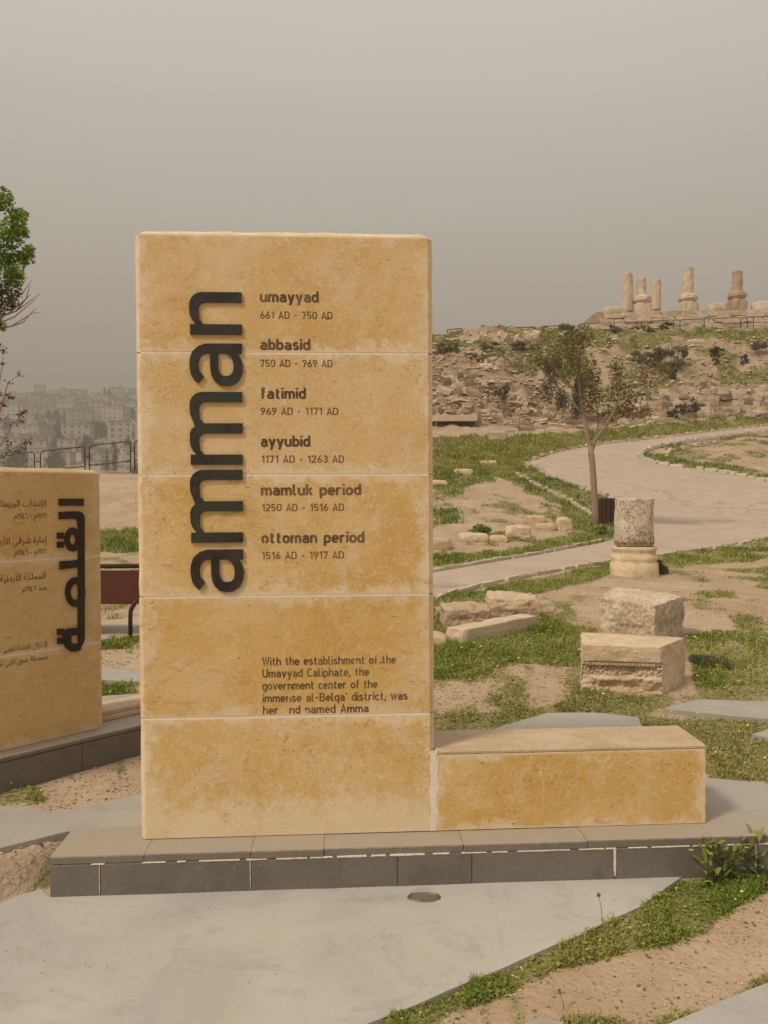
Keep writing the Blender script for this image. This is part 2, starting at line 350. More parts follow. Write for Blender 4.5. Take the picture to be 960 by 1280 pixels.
m = MT('old_wood', .9); n = m.noise(3, 5, .7, (6, 6, 1)); M_WOOD = m.color(m.mix(n, (.22, .14, .085), (.38, .27, .18))).bump(n, .01).m

# ------------------------------------------------------------------ outlines measured on the ground
PATH = G2([(0, 812), (100, 805), (170, 798), (350, 775), (543, 748), (600, 733), (680, 716), (762, 702), (830, 694), (900, 683), (960, 672), (1080, 650),
           (1080, 612), (960, 602), (900, 590), (840, 583), (812, 577), (801, 571), (815, 562), (860, 553), (920, 546), (960, 542), (1080, 536),
           (1080, 529), (960, 533), (860, 544), (800, 551), (740, 558), (690, 568), (667, 576), (664, 582), (680, 592), (715, 606), (750, 619), (785, 632), (795, 650), (772, 673),
           (693, 691), (630, 702), (543, 717), (350, 748), (170, 774), (100, 781), (0, 788)])
def smooth_poly(P, n=4, closed=True):
    out = []; k = len(P)
    for i in range(k if closed else k - 1):
        p = [np.array(P[(i + j) % k] if closed else P[min(max(i + j, 0), k - 1)]) for j in (-1, 0, 1, 2)]
        for j in range(n):
            t = j / n
            out.append(tuple(.5 * (2 * p[1] + (p[2] - p[0]) * t + (2 * p[0] - 5 * p[1] + 4 * p[2] - p[3]) * t * t + (3 * p[1] - p[0] - 3 * p[2] + p[3]) * t ** 3)))
    if not closed: out.append(tuple(P[-1]))
    return out
PATH = smooth_poly(PATH, 3)
ZT = .15
PLAT = Z2([(65, 1072), (74, 1041), (0, 1059), (-150, 1092), (-150, 1003), (0, 1007), (30, 1008), (78, 1014), (175, 992), (883, 971), (960, 979), (1150, 1000)], ZT)
PAVERS = [
 Z2([(560, 934), (630, 908), (684, 892), (750, 892), (798, 898), (806, 915), (830, 935)], ZT),
 Z2([(829, 887), (872, 875), (960, 878), (1010, 884), (1000, 901), (960, 900), (921, 897)], ZT),
 Z2([(939, 919), (968, 910), (1010, 915), (990, 930)], ZT),
 Z2([(60, 834), (128, 834), (172, 841), (215, 848), (190, 854), (128, 851), (60, 848)], ZT),
 Z2([(110, 872), (172, 868), (230, 872), (230, 884), (110, 884)], ZT)]
FORE = Z2([(-330, 1262), (0, 1129), (25, 1118), (50, 1112)], 0) + [None] + Z2([(858, 1101), (800, 1133), (740, 1161), (600, 1222), (450, 1284), (280, 1345), (-330, 1345)], 0)
E1 = Vector((math.cos(math.atan(.0571)), math.sin(math.atan(.0571)), 0)); N1 = Vector((-E1.y, E1.x, 0))   # along the monument, into it
A1 = plane_z(175.5, 1050, ZT)                                        # its lower left front corner
def s_on(p): return (Vector((p[0], p[1], 0)) - Vector((A1.x, A1.y, 0))).dot(E1)
PF0 = -0.135                                                        # plinth front, relative to the wall face
def W1(s, t, z): return Vector((A1.x, A1.y, 0)) + E1 * s + N1 * t + Vector((0, 0, z))
pl_left = s_on(plane_z(62, 1122, 0)); c0 = W1(pl_left, PF0, 0)
FORE[FORE.index(None)] = (c0.x, c0.y + .003)
fr = W1(s_on(FORE[5]), PF0, 0); FORE[5] = (fr.x, fr.y + .003)
SLAB2 = Z2([(690, 1345), (832, 1281), (960, 1228), (1150, 1150), (1150, 1345)], 0)
SLAB3 = Z2([(656, 1279), (672, 1272), (706, 1277), (690, 1300), (640, 1300)], 0)
# left monument frame
d2 = Vector((.68, .733, 0)).normalized(); NN2 = Vector((-d2.y, d2.x, 0))     # along it (to the right), into it
P2 = at(130.5, 909, 4.17); P2.z = 0
def W2(s, t, z): return P2 + d2 * s + NN2 * t + Vector((0, 0, z))       # s <= 0 to the left

# grass: where it grows, as patches measured on the ground: (outline, density, tint kind, height)
GR = [
 ([(430, 1292), (540, 1240), (700, 1168), (790, 1124), (858, 1092), (900, 1062), (975, 1062), (975, 1098), (890, 1150), (885, 1165), (800, 1190), (700, 1212), (640, 1240), (560, 1270), (520, 1300)], 1.0, 0, .045),
 ([(580, 1240), (700, 1205), (680, 1300), (560, 1300)], .25, 0, .02),
 ([(640, 1284), (700, 1270), (770, 1275), (840, 1268), (960, 1214), (1000, 1200), (1000, 1220), (830, 1290), (640, 1300)], .7, 1, .04),
 ([(-20, 1066), (75, 1047), (70, 1036), (-20, 1052)], .5, 1, .03),
 ([(25, 1114), (60, 1108), (62, 1070), (40, 1085)], .9, 1, .05),
 ([(-20, 975), (40, 980), (60, 1003), (-20, 1012)], .8, 0, .05), ([(60, 950), (175, 935), (175, 985), (80, 1000)], .15, 1, .03),
 ([(545, 898), (640, 885), (725, 874), (860, 862), (960, 856), (960, 880), (872, 876), (828, 886), (800, 900), (750, 892), (684, 892), (630, 910), (545, 925)], .9, 1, .06),
 ([(798, 898), (925, 896), (960, 900), (1000, 905), (1000, 985), (885, 972), (885, 925), (805, 920)], .95, 1, .07),
 ([(545, 752), (590, 770), (680, 775), (745, 788), (728, 835), (640, 828), (590, 850), (545, 850)], .95, 0, .14),
 ([(545, 850), (650, 830), (730, 855), (700, 885), (545, 905)], .35, 1, .06),
 ([(856, 792), (900, 786), (1000, 800), (1000, 862), (870, 866)], .9, 0, .12),
 ([(858, 740), (1000, 742), (1000, 752), (900, 757), (845, 752)], .55, 0, .08), ([(860, 765), (1000, 775), (1000, 790), (870, 785)], .35, 1, .07),
 ([(545, 750), (600, 737), (680, 720), (765, 704), (770, 718), (700, 738), (600, 753), (545, 768)], .95, 0, .13),
 ([(822, 696), (870, 688), (960, 674), (1050, 660), (1050, 690), (960, 700), (880, 706), (822, 716)], .85, 0, .15),
 ([(850, 715), (960, 705), (1000, 702), (1000, 728), (880, 728)], .5, 1, .06),
 ([(545, 716), (630, 701), (693, 690), (772, 672), (772, 655), (700, 672), (640, 686), (545, 700)], .8, 0, .16),
 ([(725, 690), (705, 640), (640, 600), (560, 620), (545, 600), (560, 585), (640, 570), (667, 576), (664, 582), (715, 606), (750, 619), (785, 632), (795, 650), (772, 674)], .95, 0, .22),
 ([(545, 640), (575, 635), (585, 655), (545, 660)], .8, 0, .25), ([(545, 610), (590, 600), (600, 625), (545, 632)], .6, 0, .2),
 ([(600, 600), (700, 650), (715, 690), (545, 715), (545, 600)], .28, 1, .12),
 ([(545, 575), (620, 550), (720, 538), (860, 528), (1080, 516), (1080, 530), (960, 532), (860, 543), (740, 557), (667, 575), (640, 590), (545, 600)], 1.0, 2, .32),
 ([(801, 571), (840, 584), (900, 591), (960, 603), (1080, 612), (1080, 602), (960, 590), (880, 578), (835, 570), (870, 556), (960, 546), (1080, 540), (1080, 536), (960, 541), (815, 560)], 1.0, 0, .2),
 ([(850, 575), (880, 556), (1080, 545), (1080, 600), (900, 586)], .45, 1, .14),
 ([(120, 665), (175, 660), (175, 690), (120, 694)], 1.0, 0, .22), ([(100, 802), (175, 797), (175, 812), (100, 815)], .8, 0, .1),
 ([(100, 850), (175, 852), (175, 874), (100, 874)], 1.0, 0, .07), ([(100, 824), (175, 828), (175, 836), (100, 834)], .7, 0, .07),
 ([(60, 800), (175, 797), (175, 690), (60, 700)], .06, 1, .1),
 ([(90, 582), (200, 576), (200, 590), (120, 592)], 1.0, 2, .3),
 ([(715, 413), (760, 417), (1080, 414), (1080, 428), (900, 431), (740, 436)], 1.0, 2, .42),
 ([(545, 425), (572, 418), (580, 440), (545, 455)], .8, 0, .4), ([(575, 425), (735, 425), (735, 474), (600, 462)], .8, 1, .5), ([(590, 428), (690, 428), (700, 450), (610, 450)], .5, 0, .4),
 ([(640, 412), (715, 410), (715, 428), (640, 428)], .8, 2, .4),
 ([(545, 545), (640, 548), (600, 575), (545, 580)], .9, 1, .35),
 ([(880, 470), (1000, 465), (1000, 482), (860, 488)], .8, 2, .35), ([(740, 476), (860, 480), (840, 492), (740, 488)], .6, 1, .35),
 ([(545, 700), (1000, 690), (1000, 975), (545, 935)], .16, 1, .05), ([(545, 600), (720, 640), (720, 700), (545, 715)], .2, 1, .1), ([(60, 660), (175, 655), (175, 860), (60, 860)], .12, 1, .06), ([(850, 556), (1080, 545), (1080, 600), (830, 584)], .4, 1, .12), ([(745, 440), (1080, 436), (1080, 480), (745, 484)], .16, 1, .3),
 ([(880, 425), (1000, 420), (1000, 440), (930, 440)], .5, 1, .4),
]
GRW = []
for P, dn, kd, hh in GR:
    Q = []; P = [(470 if u_ == 545 else u_, v_) for u_, v_ in P]
    for i in range(len(P)):
        a, b = P[i], P[(i + 1) % len(P)]; k = max(1, int(math.hypot(b[0] - a[0], b[1] - a[1]) / 45))
        for j in range(k): Q.append((a[0] + (b[0] - a[0]) * j / k, a[1] + (b[1] - a[1]) * j / k))
    GRW.append((G2(Q), dn, kd, hh * (.55 if hh > .1 else .7)))
BARE = [PATH, PLAT, FORE, SLAB2, SLAB3] + PAVERS
def paved(X, Y, margin=0):
    r = np.zeros(np.shape(X), bool)
    for P in BARE: r |= in_poly(X, Y, P)
    yy = Y - .0571 * X
    return r | ((yy > 3.04) & (yy < 3.5) & (X > -1.25))
def gmask(X, Y):
    g = np.zeros(np.shape(X)); X0, Y0 = X, Y; s = .55 + 9 / np.maximum(Y, 2)
    X = X0 + (fbm(X0 * s, Y0 * s, 4, 91) - .5) * .07 * Y0 * sstep(1, 9, Y0) ** .5; Y = Y0 + (fbm(X0 * s, Y0 * s, 4, 95) - .5) * .06 * Y0 * sstep(1, 9, Y0) ** .5
    mott = fbm(X0 * s * 1.6, Y0 * s * 1.6, 5, 99)
    for P, dn, kd, hh in GRW:
        P = np.array(P); s_ = (X > P[:, 0].min() - 2) & (X < P[:, 0].max() + 2) & (Y > P[:, 1].min() - 2) & (Y < P[:, 1].max() + 2)
        if not s_.any(): continue
        Pl = [tuple(q) for q in P]; d = dist_poly(X[s_], Y[s_], Pl); ins = in_poly(X[s_], Y[s_], Pl); ws = .012 * Y0[s_] + .01
        e = .5 + .5 * np.where(ins, 1, -1) * (1 - np.exp(-d / ws))
        g[s_] = np.maximum(g[s_], sstep(.25, .75, e) * np.clip(dn * .95 + (mott[s_] - .5) * 3.4 * ((1.35 if dn < .99 else 1.12) - dn), 0, 1) ** 1.0 * (dn > .03))
    return g
# ------------------------------------------------------------------ SETTING: one ground sheet out to the horizon
def rubble_shade_hill_brown(X, Y):  # how far soil is darkened as shade among ruin stones, browned on slopes
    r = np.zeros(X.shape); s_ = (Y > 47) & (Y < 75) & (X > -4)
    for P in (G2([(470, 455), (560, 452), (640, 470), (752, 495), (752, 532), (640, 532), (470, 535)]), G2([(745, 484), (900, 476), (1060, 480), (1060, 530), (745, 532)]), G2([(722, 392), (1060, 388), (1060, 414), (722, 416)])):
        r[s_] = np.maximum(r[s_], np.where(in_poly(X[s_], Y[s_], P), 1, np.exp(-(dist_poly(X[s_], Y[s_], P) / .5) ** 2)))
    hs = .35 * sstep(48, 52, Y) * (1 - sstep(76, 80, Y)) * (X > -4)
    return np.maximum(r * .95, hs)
tw = np.linspace(-3.6, 3.6, 520); WW = .055 * np.sinh(tw) ; WW = WW / WW.max() * 1.35
rows = np.concatenate([np.linspace(-11, 1.4, 16), np.arange(1.45, 8, .04), 8 * 1.0085 ** np.arange(0, 300)[:int(math.log(90 / 8) / math.log(1.0085))], np.geomspace(91, 1190, 90)])
GX = WW[None, :] * (rows[:, None] + 12); GY = np.repeat(rows[:, None], len(WW), 1)
PM = np.zeros(GX.shape, bool); near = GY < 90
for P in BARE:
    PM |= in_poly(GX, GY, P)
dpath = np.full(GX.shape, 9.0); sel = (GY > 8) & (GY < 70); dpath[sel] = dist_poly(GX[sel], GY[sel], PATH)
gm = gmask(GX, GY)
gm = np.where(GY > 90, .35 + .45 * sstep(.4, .6, fbm(GX * .012, GY * .012, 3, 5)), gm)
rel = relief(GX, GY) * np.where(dpath < .6, .35, 1) 
GZ = base_T(GX, GY) + rel
sel = PM & near; GZ[sel] = base_T(GX[sel], GY[sel]) - .012
nr, nc = GX.shape; idx = np.arange(nr * nc).reshape(nr, nc)
FQ = np.stack([idx[:-1, :-1], idx[:-1, 1:], idx[1:, 1:], idx[1:, :-1]], -1).reshape(-1, 4)
m = MT('ground_soil', .95, .1)
wc = m.t.nodes.new('ShaderNodeNewGeometry').outputs['Position']
n1 = m.noise(.9, 6, .65, co=wc, dist=.5); n2 = m.noise(7, 5, .7, co=wc); n3 = m.noise(45, 4, .7, co=wc); n4 = m.noise(.18, 5, .6, co=wc); n5 = m.noise(2.4, 5, .7, co=wc, dist=.8)
c = m.mix(m.ramp(n1, .35, .65), (.39, .275, .175), (.485, .365, .25))
c = m.mix(m.math('MULTIPLY', m.ramp(n2, .45, .7), .5), c, (.38, .225, .13))
c = m.mix(m.math('MULTIPLY', m.ramp(n3, .55, .75), .35), c, (.62, .49, .36))
c = m.mix(m.math('MULTIPLY', m.ramp(n4, .45, .65), .25), c, (.36, .245, .16))
lit = m.noise(90, 4, .8, co=wc); c = m.mix(m.math('MULTIPLY', m.ramp(lit, .58, .68), .5), c, (.20, .135, .075))
dm = m.noise(.5, 6, .7, co=wc, dist=1); c = m.mix(m.math('MULTIPLY', m.ramp(dm, .5, .66), .4), c, (.34, .27, .15))
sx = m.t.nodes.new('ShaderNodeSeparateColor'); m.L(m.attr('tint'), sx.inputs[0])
c = m.mix(m.math('MULTIPLY', sx.outputs[2], m.ramp(m.noise(1.1, 5, .7, co=wc), .3, .6)), c, (.21, .15, .09))  # shade between the ruin stones painted into the soil; hill slopes browner
ga = m.math('ADD', sx.outputs[0], m.math('MULTIPLY', m.math('SUBTRACT', n5, .5), 1.1))
gf = m.ramp(ga, .34, .72)
gc = m.mix(n2, (.19, .175, .065), (.30, .25, .12))
c = m.mix(m.math('MULTIPLY', gf, .85), c, gc)
m.color(c); vr = m.vor(38); m.bump(m.math('ADD', m.math('ADD', n3, n2), m.math('MULTIPLY', vr, -.4)), .012, .8)
gr = mesh_np('ground', np.stack([GX, GY, GZ], -1).reshape(-1, 3), FQ, m.m, np.stack([gm.ravel(), gm.ravel(), rubble_shade_hill_brown(GX, GY).ravel()], 1), True); gr['kind'] = 'structure'

def sheet(name, P, zf, mat, step=None, th=.05, parent=None, jag=0, skirt=True):
    """a slab or road sheet with outline P: exact edges, follows zf(x, y), with side faces th deep"""
    P = [tuple(map(float, p)) for p in P]; Q = []
    for i in range(len(P)):
        a, b = P[i], P[(i + 1) % len(P)]; L = math.hypot(b[0] - a[0], b[1] - a[1])
        k = max(1, int(L / (step or (max(.03, .02 * max(a[1], 1))))))
        for j in range(k): Q.append((a[0] + (b[0] - a[0]) * j / k, a[1] + (b[1] - a[1]) * j / k))
    if jag:
        qa = np.array(Q); jx = (fbm(qa[:, 0] * 9, qa[:, 1] * 9, 3, 61) - .5) * jag; jy = (fbm(qa[:, 0] * 9, qa[:, 1] * 9, 3, 71) - .5) * jag
        Q = [(q[0] + jx[i], q[1] + jy[i]) for i, q in enumerate(Q)]
    A = np.array(Q); st = step or .5
    if step:
        gx, gy = np.meshgrid(np.arange(A[:, 0].min(), A[:, 0].max(), st), np.arange(A[:, 1].min(), A[:, 1].max(), st))
        gx = gx.ravel(); gy = gy.ravel(); k = in_poly(gx, gy, Q); gx = gx[k]; gy = gy[k]; k = dist_poly(gx, gy, Q) > st * .4
        inner = list(zip(gx[k].tolist(), gy[k].tolist()))
    else: inner = []
    n = len(Q); pts = [Vector(p) for p in Q + inner]
    vo, eo, fo, *_ = delaunay_2d_cdt(pts, [(i, (i + 1) % n) for i in range(n)], [], 1, 1e-6)
    xs = np.array([p.x for p in vo]); ys = np.array([p.y for p in vo]); zs = zf(xs, ys)
    V = [(x, y, z) for x, y, z in zip(xs, ys, zs)]; Fc = [tuple(f) for f in fo]
    qz = zf(np.array([q[0] for q in Q]), np.array([q[1] for q in Q])); k0 = len(V)
    V += [(Q[i][0], Q[i][1], qz[i]) for i in range(n)] + [(Q[i][0], Q[i][1], qz[i] - th) for i in range(n)]
    Fc += [(k0 + i, k0 + (i + 1) % n, k0 + n + (i + 1) % n, k0 + n + i) for i in range(n)]
    b = MB(); b.v = V; b.f = Fc; return b.build(name, mat, parent)
flat = lambda z: (lambda x, y: np.full(np.shape(x), z))
o = sheet('path', PATH, lambda x, y: base_T(x, y) + .025, M_ROAD, .45, .1); tag(o, kind='structure')
o = sheet('pavement', FORE, lambda x, y: (fbm(x * 2, y * 2, 3, 8) - .5) * .004, M_CON, .06, .08, jag=.012); tag(o, kind='structure')
o = sheet('pavement_slab', SLAB2, flat(.002), M_CON, None, .08, jag=.01); tag(o, kind='structure')
o = sheet('pavement_slab', SLAB3, flat(.0), M_CON2, None, .08, jag=.01); tag(o, kind='structure')
# the raised paving the plinth is set into; its front edge lies behind the plinth's capping stones
pb = [p for p in PLAT[1:]]
fl = W1(pl_left + .01, .12, 0); frr = W1(3.6, .12, 0); PLATB = [(fl.x, fl.y)] + pb + [(frr.x, frr.y)]
o = sheet('pavement', PLATB, flat(ZT - .003), M_CON2, None, .13, jag=.01); tag(o, kind='structure')
for i, P in enumerate(PAVERS):
    o = sheet('pavement_slab', P, flat(ZT + .006), M_CON2, None, .08, jag=.02); tag(o, kind='structure')

# haze: one even body of dusty air round everything
hz = MB(); hz.box((0, 590, 58), (2900, 1230, 205))
hm = bpy.data.materials.new('dusty_air'); hm.use_nodes = True; t = hm.node_tree; t.nodes.clear()
ho = t.nodes.new('ShaderNodeOutputMaterial'); pv = t.nodes.new('ShaderNodeVolumePrincipled')
pv.inputs['Color'].default_value = (.72, .67, .565, 1); pv.inputs['Density'].default_value = .0014; pv.inputs['Anisotropy'].default_value = .0
t.links.new(pv.outputs[0], ho.inputs['Volume'])
o = hz.build('haze', hm); tag(o, kind='stuff')


# ------------------------------------------------------------------ block and lettering helpers
def stone_block(name, Wf, s0, s1, z0, z1, D, mat, ch=(0, 0, 0), parent=None, K=10, S=14, arris=.0016, seed=0, rag=1.0):
    """dressed block: front face on t=0; ch = worn chamfer on (left, right, top) outer edges"""
    rnd = random.Random(seed); cl, crr, ct = ch
    def j(a): return (rnd.random() - .5) * 2 * a * rag
    prof_n = 2 + (S + 1) + 2
    rowsz = [(z0, 'e'), (z0 + arris, 'n')] + [(z0 + arris + (z1 - ct - z0 - 2 * arris) * k / K, 'n') for k in range(1, K + 1)]
    if ct: rowsz.append((z1, 't'))
    else: rowsz.append((z1, 'e'))
    V = []; UV = []
    for zz, kind in rowsz:
        inn = arris if kind == 'e' else (ct if kind == 't' else 0)
        a = max(cl, arris); b = max(crr, arris)
        L = s0 + (ct if kind == 't' and cl else 0); Rr = s1 - (ct if kind == 't' and crr else 0)
        row = [(L, D)]
        row.append((L + (abs(j(.002)) if cl else 0), a + inn + (j(.003) if cl else 0)))
        for k in range(S + 1):
            f = k / S; s_ = (L + a) + (Rr - L - a - b) * f; t_ = inn + (abs(j(.0022)) if kind != 'n' else 0)
            if k == 0 and cl: s_ += j(.003)
            if k == S and crr: s_ += j(.003)
            row.append((s_, t_))
        row.append((Rr - (abs(j(.002)) if crr else 0), b + inn + (j(.003) if crr else 0))); row.append((Rr, D))
        for s_, t_ in row:
            zz2 = zz + (j(.0025) if kind == 't' and t_ < D and ct > .01 else 0)
            V.append(tuple(Wf(s_, t_, zz2))); UV.append(((s_ - s0) / (s1 - s0), (zz - z0) / (z1 - z0)))
    n = len(row); Fc = []
    for r in range(len(rowsz) - 1):
        for k in range(n - 1): Fc.append((r * n + k, r * n + k + 1, (r + 1) * n + k + 1, (r + 1) * n + k))
        Fc.append((r * n + n - 1, r * n, (r + 1) * n, (r + 1) * n + n - 1))
    Fc.append(tuple(range(n))[::-1]); Fc.append(tuple(range((len(rowsz) - 1) * n, len(rowsz) * n)))
    me = bpy.data.meshes.new(name); me.from_pydata(V, [], Fc); me.update(); uvl = me.uv_layers.new(name='UVMap')
    for lp in me.loops: uvl.data[lp.index].uv = UV[lp.vertex_index]
    me.materials.append(mat); return put(bpy.data.objects.new(name, me), parent)

def arc(cx, cy, rx, ry, a0, a1, n=7):
    return [(cx + rx * math.cos(R(a0 + (a1 - a0) * i / n)), cy + ry * math.sin(R(a0 + (a1 - a0) * i / n))) for i in range(n + 1)]
_bowl = arc(2, 4.3, 2, 2, 180, 0) + arc(2, 2.7, 2, 2, 0, -180) + [(0, 4.3)]
_arch = lambda x, wd: [(x, 4.4)] + arc(x + wd / 2, 4.4, wd / 2, 1.9, 180, 0) + [(x + wd, 0)]
GL = {
 'a': (4, [arc(2, 4.5, 1.9, 1.8, 155, 0) + [(4, 0)], [(4, 3.8), (1.7, 3.8)] + arc(1.7, 2.25, 1.6, 1.55, 90, 270) + [(2.8, .75), (4, 1.5)]]),
 'b': (4, [[(0, 0), (0, 10)], _bowl]), 'd': (4, [[(4, 0), (4, 10)], _bowl]), 'o': (4, [_bowl]),
 'c': (3.7, [arc(2, 4.3, 2, 2, 35, 180) + arc(2, 2.7, 2, 2, 180, 325)]),
 'e': (4, [[(0, 3.5), (4, 3.5), (4, 4.3)] + arc(2, 4.3, 2, 2, 0, 180) + arc(2, 2.7, 2, 2, 180, 320)]),
 'f': (2.8, [[(.9, 0), (.9, 8.2)] + arc(2.1, 8.2, 1.2, 1.2, 180, 90) + [(2.9, 9.4)], [(-.1, 6.3), (2.8, 6.3)]]),
 'g': (4, [_bowl, [(4, 7), (4, -.6)] + arc(2, -.6, 2, 1.6, 0, -150)]),
 'h': (4, [[(0, 0), (0, 10)], _arch(0, 4)]), 'n': (4, [[(0, 0), (0, 7)], _arch(0, 4)]),
 'i': (0, [[(0, 0), (0, 7)], [(0, 8.4), (0, 9.9)]]), 'k': (3.8, [[(0, 0), (0, 10)], [(.2, 2.6), (3.7, 7)], [(1.5, 4.2), (3.9, 0)]]),
 'l': (1.6, [[(0, 10), (0, 1.8)] + arc(1.1, 1.8, 1.1, 1.1, 180, 270) + [(1.7, .7)]]),
 'm': (6.8, [[(0, 0), (0, 7)], _arch(0, 3.4), _arch(3.4, 3.4)]),
 'p': (4, [[(0, -2.8), (0, 7)], _bowl]), 'q': (4, [[(4, -2.8), (4, 7)], _bowl]),
 'r': (2.9, [[(0, 0), (0, 7)], [(0, 4.4)] + arc(2, 4.4, 2, 1.9, 180, 60)]),
 's': (3.6, [[(3.4, 5.7), (2.6, 6.3), (1.1, 6.3), (.2, 5.6), (.3, 4.4), (1.1, 3.8), (2.7, 3.3), (3.5, 2.5), (3.4, 1.4), (2.6, .7), (1.1, .7), (0, 1.4)]]),
 't': (2.8, [[(.9, 9), (.9, 1.9)] + arc(2.1, 1.9, 1.2, 1.2, 180, 270) + [(2.8, .7)], [(-.2, 6.3), (2.7, 6.3)]]),
 'u': (4, [[(4, 0), (4, 7)], [(0, 7)] + arc(2, 2.6, 2, 1.9, 180, 360) + [(4, 3)]]),
 'v': (4.2, [[(0, 7), (2.1, .2), (4.2, 7)]]), 'w': (6, [[(0, 7), (1.5, .3), (3, 6.6), (4.5, .3), (6, 7)]]),
 'y': (4.2, [[(0, 7), (2.15, .6)], [(4.2, 7), (1.3, -2.8)]]),
 'A': (5.2, [[(0, 0), (2.6, 9.8), (5.2, 0)], [(.9, 2.9), (4.3, 2.9)]]),
 'D': (4.8, [[(0, 0), (0, 9.3), (2.4, 9.3)] + arc(2.4, 6.9, 2.4, 2.4, 90, 0) + arc(2.4, 3.1, 2.4, 2.4, 0, -90) + [(0, .7)]]),
 'B': (4.7, [[(0, 0), (0, 9.3), (2.4, 9.3)] + arc(2.4, 7.25, 2, 2.05, 90, -90) + [(0, 5.2)], [(2.4, 5.2)] + arc(2.4, 2.95, 2.3, 2.25, 90, -90) + [(0, .7)]]),
 'C': (4.6, [arc(2.4, 6.9, 2.4, 2.4, 30, 180) + arc(2.4, 3.1, 2.4, 2.4, 180, 330)]),
 'U': (4.8, [[(0, 10), (0, 3.1)] + arc(2.4, 3.1, 2.4, 2.4, 180, 360) + [(4.8, 10)]]),
 'W': (7.4, [[(0, 10), (1.8, .4), (3.7, 9.5), (5.6, .4), (7.4, 10)]]),
 '0': (4.4, [arc(2.2, 7.1, 2.2, 2.2, 180, 0) + arc(2.2, 2.9, 2.2, 2.2, 0, -180) + [(0, 7.1)]]),
 '1': (2.6, [[(0, 7.4), (2.2, 9.5), (2.2, 0)]]), '2': (4.4, [arc(2.2, 7.2, 2.1, 2.1, 165, -25) + [(.1, .8), (4.5, .7)]]),
 '3': (4.4, [arc(2.2, 7.3, 2, 2, 150, -80) + [(1.6, 5.3)], [(1.6, 5.3)] + arc(2.1, 3, 2.2, 2.3, 85, -150)]),
 '4': (4.6, [[(2.8, 10), (0, 2.6), (4.6, 2.6)], [(3.4, 4.6), (3.4, 0)]]),
 '5': (4.4, [[(4.1, 9.3), (.4, 9.3), (.2, 5.1)] + arc(2.1, 3.2, 2.2, 2.5, 125, -145)]),
 '6': (4.4, [arc(2.2, 2.9, 2.2, 2.2, 180, -180, 12), [(3.2, 10), (.3, 4.2), (0, 3)]]), '7': (4.2, [[(0, 8.2), (0, 9.3), (4.1, 9.3), (1.5, 0)]]),
 '9': (4.4, [arc(2.2, 7.1, 2.2, 2.2, 0, 360, 12), [(1.2, 0), (4.1, 5.8), (4.4, 7)]]),
 '-': (3, [[(0, 4.3), (3, 4.3)]]), ',': (.4, [[(.3, 1.4), (-.3, -1.5)]]), "'": (.4, [[(.4, 10), (.1, 8)]]), ' ': (2.2, []), '_': (9, []),
}
def ribbons(strokes, hw, V, Fc, x0=0, y0=0, cnt=[0]):
    for st in strokes:
        p = [np.array(q, float) for q in st]; n = len(p); L = []; Rr = []
        q = [p[0]]
        for a in p[1:]:
            if np.hypot(*(a - q[-1])) > 1e-3: q.append(a)
        p = q; n = len(p)
        for i in range(n):
            d0 = (p[i] - p[i - 1]) if i else (p[1] - p[0]); d1 = (p[i + 1] - p[i]) if i < n - 1 else d0
            d0 = d0 / np.hypot(*d0); d1 = d1 / np.hypot(*d1)
            if i == 0: d0 = d1
            nn = np.array([-(d0 + d1)[1], (d0 + d1)[0]]); l = np.hypot(*nn); nn = nn / l if l > 1e-6 else np.array([-d0[1], d0[0]])
            c = max(.45, abs(nn @ np.array([-d0[1], d0[0]]))); L.append(p[i] + nn * hw / c); Rr.append(p[i] - nn * hw / c)
        cnt[0] = (cnt[0] + 1) % 5; zz = cnt[0] * .018; k = len(V)
        for a, b in zip(L, Rr): V += [(a[0] + x0, a[1] + y0, zz), (b[0] + x0, b[1] + y0, zz)]
        for i in range(len(p) - 1): Fc.append((k + 2 * i, k + 2 * i + 1, k + 2 * i + 3, k + 2 * i + 2))
def text_width(t, gap):
    return sum(GL[c][0] + gap for c in t) - gap
def inscription(name, t, Wf, s_l, s_r, z, h, mat, bold, parent, toff=-.0006):
    """one cut line of lettering from s_l to s_r, baseline z, capital height h"""
    gap = 1.45 + bold; V = []; Fc = []; x = 0; u_ = h / 10
    for c in t:
        adv, st = GL[c]; ribbons(st, bold, V, Fc, x, 0); x += adv + gap
    x -= gap; sx = (s_r - s_l) / (x + 2 * bold); P = [tuple(Wf(s_l + (a + bold) * sx, toff - c_ * u_ * .4, z + b * u_)) for a, b, c_ in V]
    mb = MB(); mb.v = P; mb.f = [f[::-1] for f in Fc]; return mb.build(name, mat, parent)
def plate(name, splines, M, th, mat, parent, bevel=.0008):
    cu = bpy.data.curves.new('tmp', 'CURVE'); cu.dimensions = '2D'; cu.fill_mode = 'BOTH'; cu.extrude = th / 2; cu.bevel_depth = bevel; cu.bevel_resolution = 1
    for P in splines:
        sp_ = cu.splines.new('POLY'); sp_.points.add(len(P) - 1); sp_.use_cyclic_u = True
        for i, q in enumerate(P): sp_.points[i].co = (q[0], q[1], 0, 1)
    oo = bpy.data.objects.new('tmp', cu); col.objects.link(oo)
    me = bpy.data.meshes.new_from_object(oo, depsgraph=bpy.context.evaluated_depsgraph_get()); bpy.data.objects.remove(oo)
    me.transform(M @ Matrix.Translation((0, 0, th / 2))); me.materials.clear(); me.materials.append(mat); me.name = name
    return put(bpy.data.objects.new(name, me), parent)
def frame_matrix(origin, xd, yd):
    zd = xd.cross(yd); m_ = Matrix((xd, yd, zd)).transposed().to_4x4(); m_.translation = origin; return m_
def face_hit(A, Nn, u, v):
    d = ray(u, v); return EYE + d * ((A - EYE).dot(Nn) / d.dot(Nn))
def sz1(u, v):
    p = face_hit(A1, N1, u, v); return (p - Vector((A1.x, A1.y, 0))).dot(E1), p.z
